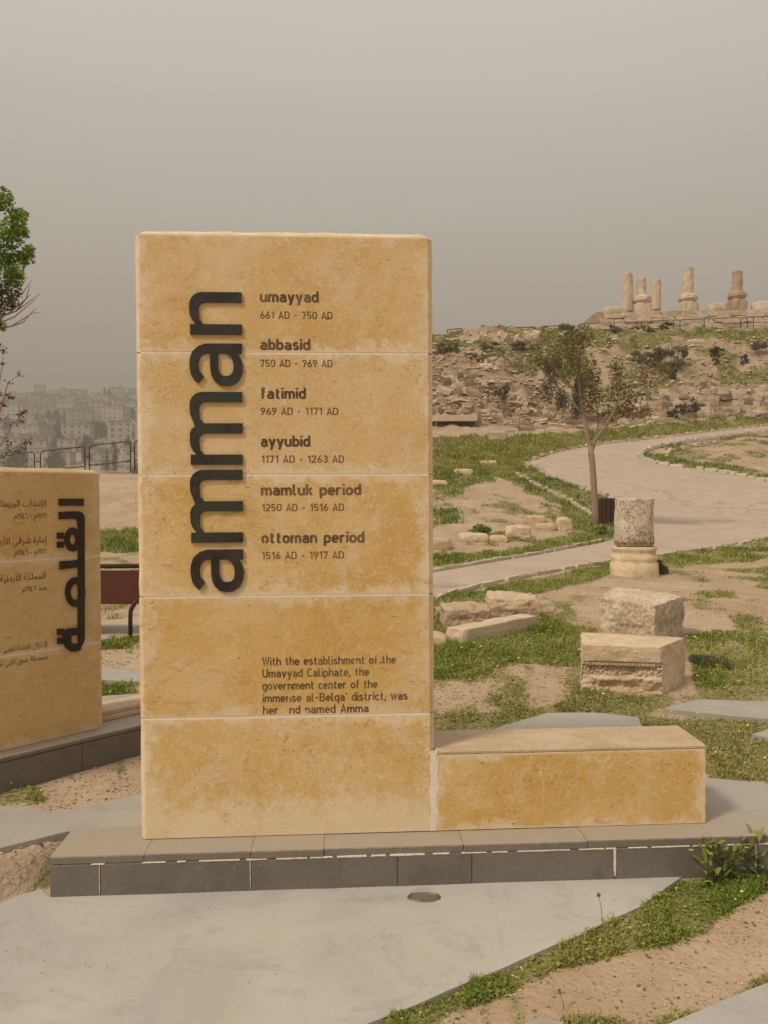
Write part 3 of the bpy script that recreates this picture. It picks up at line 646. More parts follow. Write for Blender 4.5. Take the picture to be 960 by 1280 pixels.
def sz2(u, v):
    p = face_hit(P2, NN2, u, v); return (p - P2).dot(d2), p.z

# ------------------------------------------------------------------ the main monument
SW = .5 * (sz1(543, 1041)[0] + sz1(543, 600)[0]); HT = sz1(300, 287)[1] - ZT; CH = HT / 5
SWING = sz1(883, 1033)[0]; HW = sz1(700, 934)[1] - ZT
mon = thing('stone_monument', W1(SW / 2, .13, 0), 'tall ochre limestone slab with dark amman lettering and a low wing, on a dark plinth', 'monument')
S_CH = .021
for i in range(5):
    z0 = ZT + .002 + CH * i; last = i == 4
    mt = facing_stone('ochre_limestone', SW, CH, palebottom=(i == 0)) if i in (0, 1) else M_OCH
    if i == 1: M_OCH = mt
    stone_block('stone_block', W1, 0, SW, z0, z0 + CH - .0045, .275, mt, (S_CH, S_CH, S_CH if last else 0), mon, seed=i)
core = MB(); core.add([W1(s, t, z) for z in (ZT + .003, ZT + HT - .02) for s, t in ((.020, .0012), (SW - .020, .0012), (SW - .025, .268), (.025, .268))],
                      [(0, 3, 2, 1), (4, 5, 6, 7), (0, 1, 5, 4), (1, 2, 6, 5), (2, 3, 7, 6), (3, 0, 4, 7)]); core.build('mortar_bed', M_MORT, mon)
wb = stone_block('wing_block', W1, SW + .004, SWING, ZT + .002, ZT + HW - .020, .262, facing_stone('wing_limestone', SWING - SW, HW), (0, .006, .0), mon, seed=9)
m = MT('dusty_cap_limestone', .85, .2); n = m.noise(5, 5, .7, dist=.6); n3 = m.noise(60, 4); c = m.mix(m.ramp(n, .35, .65), (.50, .385, .26), (.42, .30, .18)); M_CAP = m.color(m.mix(m.math('MULTIPLY', m.ramp(n3, .55, .7), .4), c, (.60, .49, .36))).bump(n3, .003).m
stone_block('wing_cap', W1, SW + .002, SWING, ZT + HW - .0185, ZT + HW, .262, M_CAP, (0, .006, .007), mon, K=2, seed=10)
jm = MB(); rr = random.Random(4)                                  # smeared mortar in the joint between slab and wing
pts = []
for k in range(14):
    z = ZT + .003 + (HW - .004) * k / 13; pts.append((SW - .020 + rr.uniform(-.002, .003), SW + .008 + rr.uniform(-.003, .009), z))
V = [W1(a, -.0012, z) for a, b, z in pts] + [W1(b, -.0012, z) for a, b, z in pts] + [W1(a - .002, .02, z) for a, b, z in pts] + [W1(b + .002, .02, z) for a, b, z in pts]
n_ = 14; jm.add(V, [(k, n_ + k, n_ + k + 1, k + 1) for k in range(13)] + [(2 * n_ + k, k, k + 1, 2 * n_ + k + 1) for k in range(13)] + [(n_ + k, 3 * n_ + k, 3 * n_ + k + 1, n_ + k + 1) for k in range(13)])
jm.build('mortar_joint', M_MORT, mon)

M_PAINT = paint_worn('worn_brown_paint', (.10, .062, .034), (.20, .125, .06), .62, .67, 30)
M_PAINT2 = paint_worn('faded_brown_paint', (.13, .08, .04), (.19, .12, .06), .60, .66, 30)
LINES = [('umayyad', 324.8, 398.5, 377.7, 13.8, 1.0), ('661 AD - 750 AD', 325, 415.5, 398.6, 9.2, .72), ('abbasid', 325, 388, 437.4, 13.8, 1.0), ('750 AD - 969 AD', 325, 415.5, 458.8, 9.2, .72),
         ('fatimid', 325.4, 382.6, 498.4, 13.8, 1.0), ('969 AD - 1171 AD', 325.5, 422.8, 518.6, 9.2, .72), ('ayyubid', 325.6, 388, 558.2, 13.8, 1.0), ('1171 AD - 1263 AD', 326.5, 430, 578.4, 9.2, .72),
         ('mamluk period', 326, 451.5, 619, 13.8, 1.0), ('1250 AD - 1516 AD', 327, 430, 638.8, 9.2, .72), ('ottoman period', 326.6, 455.6, 678.6, 13.8, 1.0), ('1516 AD - 1917 AD', 327, 430, 698.6, 9.2, .72),
         ('With the establishment of the', 327.6, 495, 830.6, 10.4, .80), ('Umayyad Caliphate, the', 328, 461.5, 845.8, 10.4, .80), ('government center of the', 328, 471.8, 861.2, 10.4, .80),
         ("immense al-Belqa' district, was", 328.3, 509.5, 876.2, 10.4, .80), ('her_nd named Amma', 328.5, 460.8, 891.5, 10.4, .80)]
for t_, ua, ub, vb, hpx, bd in LINES:
    if hpx < 10: continue
for t_, ua, ub, vb, hpx, bd in LINES:
    um = (ua + ub) / 2; sa, z_ = sz1(ua, vb); sb, _ = sz1(ub, vb); _, zb = sz1(um, vb); _, zt = sz1(um, vb - hpx)
    o = inscription('inscription', t_, W1, sa, sb, sz1(ua, vb)[1] * .5 + sz1(ub, vb - .35 * 0)[1] * .5, zt - zb, M_PAINT if hpx != 9.2 else M_PAINT2, bd, mon)
    o['kind'] = 'stuff'
    if hpx == 13.8: o['label'] = 'period name in bold brown letters'
# large letters, standing proud; drawn in a frame 65 units high
m = MT('dark_letter_metal', .5, .4); n = m.noise(16, 5, .7); k_ = m.noise(5, 3)
c = m.mix(m.ramp(n, .4, .7), (.016, .011, .008), (.042, .026, .017)); c = m.mix(m.math('MULTIPLY', m.ramp(k_, .5, .62), .55), c, (.03, .045, .02))
M_LET = m.color(c).bump(n, .001).m
def n_arch(x, wd):   # right leg of an arch starting at the stem x..x+12
    xo = x + wd
    return ([(x + 12, 57), (x + 17, 61.5), (x + 24, 64.8), (x + 31, 65.4)] + arc(xo - 16, 49.4, 16, 16, 85, 0, 8) + [(xo, 0), (xo - 12, 0), (xo - 12, 45)] +
            arc(xo - 20.5, 45.5, 8.5, 9, 0, 90, 6) + [(x + 18, 53.5), (x + 12, 48)])
def glyph_n(): return [[(0, 0), (0, 64.5), (12, 64.5)] + n_arch(0, 52) + [(12, 0)]]
def glyph_m():
    a = n_arch(0, 51); b = n_arch(39, 51)
    o1 = [(0, 0), (0, 64.5), (12, 64.5)] + a[:4] + arc(51 - 15, 50, 14, 15.4, 85, 35, 4) + b[2:]   # crest to the middle leg, then the second arch
    o1 = [p for p in o1]
    o1 += [(51, 0), (39, 0), (39, 45)] + arc(30.5, 45.5, 8.5, 9, 0, 90, 6) + [(18, 53.5), (12, 48), (12, 0)]
    return [o1]
def glyph_a():
    outer = [(3.5, 55)] + [(8, 60.5), (15, 64), (25, 65.5), (34, 65), (43, 62), (50, 54.5), (53, 45), (53, 0), (41, 0), (41, 6), (34, 1), (25, -1), (14, .2), (6, 4.5), (1, 12), (0, 20), (1.5, 28), (7, 35), (14, 38.3), (23, 39.5), (41, 39.5), (41, 44.5), (39, 50), (34, 53.5), (26, 55), (18, 53.5), (12, 48)]
    hole = [(41, 30), (24, 30), (17, 28.8), (13, 25), (12, 20), (13.2, 14.5), (17, 11), (24, 9.8), (32, 11), (38, 14.5), (41, 20)]
    return [outer, hole]
v0 = 738.5; starts = [(739.5, 53, glyph_a, 52.7), (677.5, 90, glyph_m, 90), (580.5, 91, glyph_m, 91), (482.6, 53, glyph_a, 52.4), (418.3, 52, glyph_n, 52)]
for vb, wn, fn, hpx in starts:
    # x of the glyph runs up the slab, y runs to the left; baseline at u ~ 302
    ub = 301 + (vb - 365) * .0055; s_b, z_b = sz1(ub + 1, vb); s_t, _ = sz1(ub + 1 - 64.5, vb); _, z_e = sz1(ub, vb - hpx)
    sx = (z_e - z_b) / wn; sy = (s_b - s_t) / 65
    Ps = [[(p[0] * sx, p[1] * sy) for p in P] for P in fn()]
    Mx = frame_matrix(W1(s_b, -.0002, z_b), Vector((0, 0, 1)), -E1)
    plate('letter', Ps, Mx, .009, M_LET, mon)

M_DARKM = plinth_mat('grey_mortar', (.20, .165, .125), (.28, .23, .175))
# plinth: dark facing stones and paler capping stones, mortar between them
pln = thing('monument_plinth', W1(1, PF0 / 2, 0), 'low dark stone plinth with cracked pale mortar line under the amman slab', 'plinth')
def uz_front(u): 
    p = face_hit(Vector(W1(0, PF0, 0)), N1, u, 1090); return (p - Vector((A1.x, A1.y, 0))).dot(E1)
cuts = [pl_left] + [uz_front(u) for u in (125, 313.5, 497, 590, 769, 945)] + [3.0, 3.6]
Wp = lambda s, t, z: W1(s, PF0 + t, z)
for i in range(len(cuts) - 1):
    g = .0018 if i != 4 else .005
    stone_block('facing_stone', Wp, cuts[i] + .0015, cuts[i + 1] - g, -.06, .1185, .006, M_PL, (0, 0, 0), pln, K=4, S=8, arris=.0015, seed=20 + i)
stone_block('facing_stone', lambda s, t, z: W1(pl_left + .0 + t, PF0 + .03 + .30 - s, z), .0, .298, -.06, .1185, .03, M_PL, (0, 0, 0), pln, K=4, S=8, arris=.0015, seed=40)
mb = MB(); ax = (E1, N1, Vector((0, 0, 1)))
mb.box(W1((pl_left + 3.6) / 2 + .02, PF0 + .0075 + .18, .034), (3.6 - pl_left - .05, .36, .19), ax); mb.box(W1((pl_left + 3.6) / 2 + .02, PF0 + .010 + .12, .1370), (3.6 - pl_left - .05, .24, .0165), ax); mb.build('mortar_bed', M_DARKM, pln)
ccut = [pl_left] + [sz1(u, v)[0] for u, v in ((178, 1060),)] + [uz_front(u) for u in (313.5, 405, 580, 735, 890)] + [3.0, 3.6]
ccut[1] = uz_front(180)
rc = random.Random(3)
for i in range(len(ccut) - 1):
    dz = rc.uniform(-.0007, .0012); df = rc.uniform(-.004, .003)
    stone_block('capping_stone', lambda s, t, z: W1(s, PF0 + .004 + df + t, z + dz), ccut[i] + .0006, ccut[i + 1] - .0010, .1212, ZT, (.262 - df), M_PLT, (0, 0, .0018), pln, K=2, S=22, arris=.002, seed=60 + i)
# mortar smeared along the gap and down two joints
sm = MB(); rs = random.Random(12)
s_ = pl_left + .03
while s_ < 3.3:
    L = rs.uniform(.03, .16); dens = .97 if s_ > .35 else .5
    if rs.random() < dens:
        k = max(3, int(L / .012)); V = []
        for q in range(k):
            a = s_ + L * q / (k - 1); hh = rs.uniform(.0005, .0024) * (1.3 if 0.5 < s_ < 1.1 else .7); V += [W1(a, PF0 - .0018, .1195 - hh), W1(a, PF0 - .0018, .1205 + hh * .7)]
        k0 = len(V); V += [W1(*x) for x in [(0, 0, 0)]][:0]
        V += [v + N1 * .02 for v in V]
        sm.add(V, [(2 * q, 2 * q + 2, 2 * q + 3, 2 * q + 1) for q in range(k - 1)] + [(2 * q + 1, 2 * q + 3, k0 + 2 * q + 3, k0 + 2 * q + 1) for q in range(k - 1)])
    s_ += L + rs.uniform(0, .05)
for u, hh, wd in ((769, .105, .012), (945, .11, .010), (313.5, .11, .003), (125, .11, .003)):
    s_ = uz_front(u) - .002; V = []
    for q in range(9):
        z = .117 - hh * q / 8; ww = wd * (1 - .55 * abs(q / 8 - .35)) * rs.uniform(.6, 1.1) / 2; V += [W1(s_ - ww, PF0 - .0015, z), W1(s_ + ww, PF0 - .0015, z)]
    sm.add(V, [(2 * q, 2 * q + 1, 2 * q + 3, 2 * q + 2) for q in range(8)])
sm.build('smeared_mortar', M_MORT, pln)['kind'] = 'stuff'

# recessed uplight cover in the foreground paving
p = plane_z(530, 1122, 0); lc = thing('floor_light_cover', (p.x, p.y, .002), 'small oval metal cover let into the pale paving before the plinth', 'light cover')
m = MT('worn_metal_ring', .5, .5); n = m.noise(60); m.b.inputs['Metallic'].default_value = .5; M_RING = m.color(m.mix(n, (.12, .09, .06), (.26, .20, .13))).m
m = MT('dusty_glass', .35, .5); n = m.noise(40); M_DGL = m.color(m.mix(n, (.10, .10, .075), (.20, .19, .14))).m
mb = MB(); n_ = 40; ro, ri = .062, .05
V = [p + Vector((r_ * math.cos(2 * math.pi * k / n_), r_ * .56 * math.sin(2 * math.pi * k / n_), z)) for r_, z in ((ro, -.01), (ro, .004), (ri + .002, .006), (ri, .003)) for k in range(n_)]
mb.add(V, [(j * n_ + k, j * n_ + (k + 1) % n_, (j + 1) * n_ + (k + 1) % n_, (j + 1) * n_ + k) for j in range(3) for k in range(n_)]); mb.build('rim', M_RING, lc, True)
mb = MB(); mb.add([p + Vector((ri * 1.01 * math.cos(2 * math.pi * k / n_), ri * .57 * math.sin(2 * math.pi * k / n_), .0035)) for k in range(n_)], [tuple(range(n_))]); mb.build('lens', M_DGL, lc)
for k in range(3):
    a = k * 2.1 + .4; mb = MB(); mb.tube([p + Vector((.056 * math.cos(a), (.032 * math.sin(a)), z)) for z in (.003, .0085)], .003, 6); mb.build('screw', M_RING, lc)

# ------------------------------------------------------------------ the left monument
mon2 = thing('stone_monument', W2(-.5, .14, .15), 'shaded ochre limestone slab with Arabic lettering, cut by the left edge of the picture', 'monument')
H2 = sz2(122, 586)[1] - .294; C2 = H2 / 3; M_OCH2 = facing_stone('shaded_ochre_limestone', 1.14, C2, dark=.25)  # shade of this turned-away face is also mixed into its stone colour
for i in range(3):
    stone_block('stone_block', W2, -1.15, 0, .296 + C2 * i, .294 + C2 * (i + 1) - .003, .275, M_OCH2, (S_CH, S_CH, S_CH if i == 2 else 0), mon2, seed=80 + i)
core = MB(); core.add([W2(s, t, z) for z in (.296, .294 + H2 - .02) for s, t in ((-1.13, .0012), (-.020, .0012), (-.025, .268), (-1.12, .268))],
                      [(0, 3, 2, 1), (4, 5, 6, 7), (0, 1, 5, 4), (1, 2, 6, 5), (2, 3, 7, 6), (3, 0, 4, 7)]); core.build('mortar_bed', M_MORT, mon2)
_q = lambda x, y: sz2(x / 5.123, 600 + y / 5.12)
Mx2 = frame_matrix(P2.copy(), d2, Vector((0, 0, 1)))
def loc2(pts): return [_q(x, y) for x, y in pts]
def ring(cx, cy, rx, ry, hx, hy, n=28): return [[(cx + rx * math.cos(2 * math.pi * k / n), cy + ry * math.sin(2 * math.pi * k / n)) for k in range(n)], [(cx + hx * math.cos(2 * math.pi * k / n), cy + hy * math.sin(2 * math.pi * k / n)) for k in range(n)]]
rect = lambda a, b, c_, d_: [[(a, b), (c_, b), (c_, d_), (a, d_)]]
AR = [rect(374, 120, 532, 163), [[(374, 206), (470, 200), (505, 202), (525, 212), (537, 235), (538, 980), (537, 1020), (520, 1062), (497, 1085), (497, 1020), (498, 300), (494, 262), (480, 247), (376, 250)]],
      ring(462, 380, 50, 76, 20, 34), rect(364, 337, 404, 374), rect(364, 396, 404, 432), [[(380, 521), (500, 512), (500, 556), (380, 571)]],
      ring(478, 716, 62, 94, 32, 52), [[(402, 1010), (404, 975), (425, 952), (500, 946), (500, 990), (460, 992), (450, 1000), (449, 1030), (460, 1046), (500, 1046), (515, 1080), (490, 1095), (450, 1096), (415, 1070)]],
      rect(364, 952, 404, 990), rect(366, 1010, 404, 1046)]
for i, g in enumerate(AR):
    zoff = Matrix.Translation((0, 0, 0)); plate('letter_stroke', [loc2(P) for P in g], Mx2, .008 + .0006 * i, M_LET, mon2)
ISO = {}
def _F(ch, i, f=None, n=None, m_=None): ISO[ch] = (i, f or i, n or i, m_ or f or i)
for ch, b, dual in (('ا', 0xFE8D, 0), ('إ', 0xFE87, 0), ('أ', 0xFE83, 0), ('ب', 0xFE8F, 1), ('ة', 0xFE93, 0), ('ت', 0xFE95, 1), ('ث', 0xFE99, 1), ('ج', 0xFE9D, 1), ('د', 0xFEA9, 0), ('ذ', 0xFEAB, 0), ('ر', 0xFEAD, 0), ('ز', 0xFEAF, 0),
                    ('س', 0xFEB1, 1), ('ش', 0xFEB5, 1), ('ص', 0xFEB9, 1), ('ط', 0xFEC1, 1), ('ع', 0xFEC9, 1), ('ق', 0xFED5, 1), ('ك', 0xFED9, 1), ('ل', 0xFEDD, 1), ('م', 0xFEE1, 1), ('ن', 0xFEE5, 1), ('و', 0xFEED, 0), ('ي', 0xFEF1, 1), ('ح', 0xFEA1, 1)):
    ISO[ch] = [chr(b + k) for k in range(4 if dual else 2)]
def shape(t):
    out = []
    for i, ch in enumerate(t):
        if ch not in ISO: out.append(ch); continue
        pj = i > 0 and t[i - 1] in ISO and len(ISO[t[i - 1]]) == 4; nj = len(ISO[ch]) == 4 and i < len(t) - 1 and t[i + 1] in ISO
        out.append(ISO[ch][(3 if nj else 1) if pj else (2 if nj else 0)])
    s = ''.join(reversed(out)); import re
    return re.sub('[٠-٩]+', lambda q: q.group()[::-1], s)
def arabic(t, ur, vb, hpx, bold=.012, raw=False):
    cu = bpy.data.curves.new('tmp', 'FONT'); cu.body = t if raw else shape(t); cu.align_x = 'RIGHT'; cu.size = 1; cu.offset = bold; cu.resolution_u = 3
    oo = bpy.data.objects.new('tmp', cu); col.objects.link(oo)
    me = bpy.data.meshes.new_from_object(oo, depsgraph=bpy.context.evaluated_depsgraph_get()); bpy.data.objects.remove(oo)
    s, z = sz2(ur, vb); _, z2 = sz2(ur, vb - hpx); k = (z2 - z) / .68 * .8
    me.transform(Mx2 @ Matrix.Translation((s, z, .0008)) @ Matrix.Diagonal((k * .84, k, 1, 1))); me.materials.clear(); me.materials.append(M_PAINT); me.name = 'inscription'
    o = put(bpy.data.objects.new('inscription', me), mon2); o['kind'] = 'stuff'; return o
arabic('الإنتداب البريطاني', 58.5, 632.5, 9.5); arabic('١٩١٩م - ١٩٤٦م', 58.5, 647.5, 8.0)
arabic('إمارة شرقي الأردن', 58.5, 678, 9.5); arabic('١٩٢١م - ١٩٤٦م', 58.5, 692, 8.0)
arabic('المملكة الأردنية', 57.5, 723, 9.5); arabic('منذ ١٩٤٦م', 58.5, 737, 8.0)
arabic('لا تزال القلعة تعتبر جزءا', 59, 808, 7.5); arabic('محصلة عمق التي نموسي', 59.5, 823.5, 7.5)
base2 = thing('monument_plinth', W2(-.3, 0, .13), 'dark stone plinth with one thin joint under the Arabic slab', 'plinth')
W2b = lambda s, t, z: W2(s, -.103 + t, z)
jt = (face_hit(W2(0, -.103, 0), NN2, 103, 960) - P2).dot(d2)
for i, (a, b) in enumerate(((-1.5, -.75), (-.75, jt), (jt, jt + .78), (jt + .78, 1.25))):
    stone_block('facing_stone', W2b, a + .0015, b - .0015, .05, .270, .03, M_PL, (0, 0, 0), base2, K=3, S=8, arris=.0015, seed=100 + i)
    stone_block('capping_stone', W2b, a + .001, b - .001, .273, .294, .62, M_PLT, (0, 0, .003), base2, K=2, S=16, arris=.002, seed=110 + i)
mb = MB(); mb.box(W2(-.125, -.103 + .03 + .28, .165), (2.72, .55, .212), (d2, NN2, Vector((0, 0, 1)))); mb.build('mortar_bed', M_MORT, base2)
def W2o(s, t, z): return W2(.03 + s, .10 + t, z)
for i, (dx, dy, L, Dp, z0) in enumerate(((0, 0, .42, .2, .295), (.015, .012, .40, .19, .3215))):
    o = stone_block('stone_plate', lambda s, t, z: W2o(s + dx, t + dy, z), 0, L, z0, z0 + .026, Dp, M_ROCKP, (0, 0, .003), None, K=2, S=10, arris=.003, seed=120 + i)
    tag(o, ('lower of two pale stone plates stacked on the plinth beside the Arabic slab', 'upper of two pale stone plates stacked on the plinth beside the Arabic slab')[i], 'stone plate', 'pale stone plates stacked on the plinth')

# ------------------------------------------------------------------ dark red bench
bx = at(150, 800, 7.7); zb = TZ(bx.x, bx.y); m = MT('dark_red_paint', .5, .4); n = m.noise(12); M_RED = m.color(m.mix(n, (.075, .017, .011), (.11, .026, .016))).m
M_DKR = metal_mat('dark_red_brown_metal', (.05, .022, .018), (.075, .035, .026))
bench = thing('park_bench', (bx.x - .5, bx.y, zb), 'dark red metal bench seen between the two monuments', 'bench')
zt = at(150, 705, 7.7).z; zp = at(150, 713, 7.7).z; zq = at(150, 755, 7.7).z; xr = at(163, 780, 7.7).x; xl = xr - 1.5
mb = MB(); mb.tube([Vector((xl, 7.7, zt - .02)), Vector((xr + .35, 7.7, zt - .02))], .022, 8); mb.build('top_rail', M_DKR, bench, True)
mb = MB(); mb.box(((xl + xr + .3) / 2, 7.7, (zp + zq) / 2), (xr + .3 - xl, .025, zp - zq)); mb.build('backrest', M_RED, bench)
mb = MB(); mb.box(((xl + xr) / 2, 8.0, zb + .36), (xr - xl, .42, .03)); mb.build('seat', M_RED, bench)
for x in (xl + .1, xr):
    mb = MB(); mb.tube([Vector((x + .06, 7.71, zq + .05)), Vector((x + .04, 7.7, zq - .0)), Vector((x + .005, 7.7, zq - .06)), Vector((x, 7.7, zq - .12)), Vector((x, 7.7, zb - .02))], .022, 8); mb.build('leg', M_DKR, bench, True)
    mb = MB(); mb.tube([Vector((x, 8.19, zb + .35)), Vector((x, 8.19, zb - .02))], .02, 8); mb.build('leg', M_DKR, bench, True)

# ------------------------------------------------------------------ rocks and carved stones
from mathutils import noise as mn
def rock(name, C, n, amp, freq, mat, parent=None, seed=0, rnd=.12, smooth=True, fn=None):
    """C: 8 corners, bottom ring then top ring (front-left, front-right, back-right, back-left)"""
    C = [Vector(c) for c in C]; cen = sum(C, Vector()) / 8; V = []; Fc = []; key = {}
    def tri(a, b, c): # a,b,c in 0..1
        f = C[0] * (1 - a) * (1 - b) * (1 - c) + C[1] * a * (1 - b) * (1 - c) + C[2] * a * b * (1 - c) + C[3] * (1 - a) * b * (1 - c)
        return f + C[4] * (1 - a) * (1 - b) * c + C[5] * a * (1 - b) * c + C[6] * a * b * c + C[7] * (1 - a) * b * c
    def vid(i, j, k):
        if (i, j, k) not in key:
            a, b, c = i / n, j / n, k / n; q = Vector((a - .5, b - .5, c - .5)) * 2
            r_ = q.length; mx = max(abs(q.x), abs(q.y), abs(q.z)); pull = 1 - rnd * max(0, r_ - 1) ** 1.3
            q2 = q * pull; p = tri(q2.x / 2 + .5, q2.y / 2 + .5, q2.z / 2 + .5); d = (p - cen).normalized()
            s = p * freq + Vector((seed * 7.3, seed * 3.1, 0)); h = mn.fractal(s, .8, 2.1, 6) * amp - abs(mn.noise(s * 2.3)) * amp * .6 - max(0, mn.noise(s * 6.1) - .25) * amp * .8
            if fn: p = p + fn(a, b, c)
            key[(i, j, k)] = len(V); V.append(p + d * h)
        return key[(i, j, k)]
    for u in range(n):
        for v in range(n):
            for k in (0, n):
                for idx, fl in (((u, v, k), 0), ((u, k, v), 1), ((k, u, v), 2)):
                    def pt(du, dv):
                        if fl == 0: return vid(u + du, v + dv, k)
                        if fl == 1: return vid(u + du, k, v + dv)
                        return vid(k, u + du, v + dv)
                    f = [pt(0, 0), pt(1, 0), pt(1, 1), pt(0, 1)]
                    if (fl == 1) == (k == n): f = f[::-1] if fl == 1 else f
                    elif fl != 1 and k == 0: f = f[::-1]
                    Fc.append(tuple(f))
    mb = MB(); mb.v = [tuple(v) for v in V]; mb.f = Fc; o = mb.build(name, mat, parent, smooth)
    import bmesh; bm = bmesh.new(); bm.from_mesh(o.data); bmesh.ops.recalc_face_normals(bm, faces=bm.faces[:]); bm.to_mesh(o.data); bm.free(); return o
def corners(fl, frr, br, bl, zt_f, zt_b=None, shrink=.0, zb=None):
    """footprint points (x,y) and top heights above ground"""
    P = [Vector((p[0], p[1], 0)) for p in (fl, frr, br, bl)]; g = min(TZ(p.x, p.y) for p in P) - .04 if zb is None else zb; cen = sum(P, Vector()) / 4
    zt_b = zt_f if zt_b is None else zt_b
    return [p + Vector((0, 0, g)) for p in P] + [cen + (p - cen) * (1 - shrink) + Vector((0, 0, z)) for p, z in zip(P, (zt_f, zt_f, zt_b, zt_b))]
def gp(u, v): q = ground(u, v); return (q.x, q.y)
def hz_(u, v, Y): return at(u, v, Y).z
# carved block
fl_, fr_ = gp(726, 864), gp(827, 868); br_ = gp(858, 852); bl_ = (fl_[0] + .12, fl_[1] + .52)
cb = thing('carved_stone_block', ((fl_[0] + fr_[0]) / 2, fl_[1] + .2, TZ(*fl_)), 'squared stone block with a dentil row over a broken carved band', 'carved block')
ztop = hz_(780, 805.5, fl_[1])
def carve(a, b, c):
    if b > .02: return Vector()
    d = 0
    if c < .70: d = .014
    if .40 < c < .62: d = .026 + .026 * (mn.noise(Vector((a * 30, c * 34, 3.1))))
    if c <= .40: d = .010 + .030 * mn.noise(Vector((a * 5, c * 7, 1.1))) + .012 * mn.noise(Vector((a * 19, c * 17, 7.1)))
    return Vector((0, d, 0))
M_CARV = rock_mat('warm_carved_limestone', (.76, .60, .41), (.62, .45, .28), (.52, .40, .27), 5, .5, .3, .25)
Cc = corners(fl_, fr_, br_, bl_, ztop, ztop, .02)
rock('body', Cc, 60, .014, 5, M_CARV, cb, 3, .03, True, carve)
dn = MB(); f0 = Cc[4]; f1 = Cc[5]; dxy = (f1 - f0); nrm = Vector((dxy.y, -dxy.x, 0)).normalized(); zD = Cc[0].z + (Cc[4].z - Cc[0].z) * .66
for k in range(24):
    a = .07 + .84 * k / 23; p = f0.lerp(f1, a); p.z = zD - .004; dn.box(p + nrm * (-.008), (.0135, .020, .017), (dxy.normalized(), nrm, Vector((0, 0, 1))))
dn.build('dentil_row', M_CARV, cb)['kind'] = 'stuff'
# big block behind
c1 = (at(744, 812, 7.55).x, 7.55); c2 = (at(820, 812, 7.2).x, 7.2); c3 = (at(860, 800, 7.95).x, 7.95); c4 = (at(772, 800, 8.35).x, 8.35)
g_ = TZ(*c2); Cb = corners(c1, c2, c3, c4, hz_(820, 757, 7.2), None, .04); Cb[4].z = hz_(750, 745, 7.55); Cb[7].z = hz_(772, 733, 8.35); Cb[6].z = hz_(857, 744, 7.95)
o = rock('stone_block', Cb, 44, .04, 3.0, rock_mat('pitted_limestone', (.72, .58, .42), (.60, .45, .30), (.44, .33, .22), 5, .7, .3, .6), None, 5, .07); tag(o, 'large rough squared block with a dark pitted right side, behind the carved block', 'stone block')
# column stump
cp = ground(792, 719); g_ = cp.z; r1 = 24 / 1000 * cp.y
def lathe(name, prof, cx, cy, mat, parent, n=40, amp=.01, freq=3, seed=0, sq=None, smooth=True):
    V = []; Fc = []
    for r_, z in prof:
        for k in range(n):
            a = 2 * math.pi * k / n; rr_ = r_
            if sq and z < sq: rr_ = r_ * min(1.22, 1 / max(abs(math.cos(a)), abs(math.sin(a))))
            p = Vector((cx + rr_ * math.cos(a), cy + rr_ * math.sin(a), z)); s = p * freq + Vector((seed * 5.1, 0, 0))
            h = mn.fractal(s, .9, 2.1, 4) * amp; q = Vector((math.cos(a), math.sin(a), .15)); V.append(p + q * h * (1 if r_ > .02 else .2))
    m_ = len(prof)
    for j in range(m_ - 1):
        for k in range(n): Fc.append((j * n + k, j * n + (k + 1) % n, (j + 1) * n + (k + 1) % n, (j + 1) * n + k))
    mb = MB(); mb.v = [tuple(v) for v in V]; mb.f = Fc; mb.f.append(tuple((m_ - 1) * n + k for k in range(n))); return mb.build(name, mat, parent, smooth)
zv = lambda v: hz_(792, v, cp.y)
colm = thing('column_stump', (cp.x, cp.y, g_), 'weathered column drum standing on a moulded base beside the path', 'column')
M_DRUM = rock_mat('drum_limestone', (.70, .59, .45), (.60, .48, .34), (.42, .33, .24), 3.2, .7, .3, .85)
zd0, zd1 = zv(683), zv(623)
lathe('drum', [(r1 * .93, zd0 + .02), (r1 * .985, zd0 + .06)] + [(r1 * (.99 + .006 * k / 14), zd0 + .06 + (zd1 - zd0 - .09) * k / 14) for k in range(15)] + [(r1 * .975, zd1 - .008), (r1 * .93, zd1), (r1 * .6, zd1 + .01), (r1 * .2, zd1 + .012)], cp.x, cp.y, M_DRUM, colm, 64, .035, 2.6, 2)
lathe('base', [(r1 * 1.28, g_ - .05), (r1 * 1.27, g_ + .10), (r1 * 1.22, g_ + .22), (r1 * 1.12, g_ + .235), (r1 * 1.17, g_ + .27), (r1 * 1.16, g_ + .33), (r1 * 1.06, g_ + .35), (r1 * 1.0, g_ + .40), (r1 * 1.09, g_ + .43), (r1 * 1.08, g_ + .48), (r1 * .98, zd0 + .0), (r1 * .6, zd0 + .03), (r1 * .2, zd0 + .03)], cp.x, cp.y, M_CARV, colm, 64, .05, 3, 6)
def simple_rock(name, ua, ub, va, vb, label, cat, mat=None, amp=.3, depth=.8, seed=0, parent=None, group=None, n=14, rnd=.34):
    q = ground((ua + ub) / 2, vb); wd = (ub - ua) / 1000 * q.y; h = (vb - va) / 1000 * q.y; dp = wd * depth; h = max(.05, h * .8)
    ra = random.Random(seed); x0, x1 = q.x - wd / 2, q.x + wd / 2; y0, y1 = q.y, q.y + dp; j = lambda: ra.uniform(-.1, .1) * min(wd, dp)
    gz = q.z; C = [Vector((x0, y0 + j(), gz - .08)), Vector((x1, y0 + j(), gz - .08)), Vector((x1 - abs(j()), y1, gz - .05)), Vector((x0 + abs(j()), y1, gz - .05))]
    C += [c + Vector((j() * .7, abs(j()) * .8, h + .08 + ra.uniform(-.15, .05) * h)) for c in C]
    o = rock(name, C, n, min(wd, h) * amp * .36, 1.6 / max(.2, min(wd, h)), mat or M_ROCK, parent, seed, rnd)
    return tag(o, label, cat, group) if parent is None else o
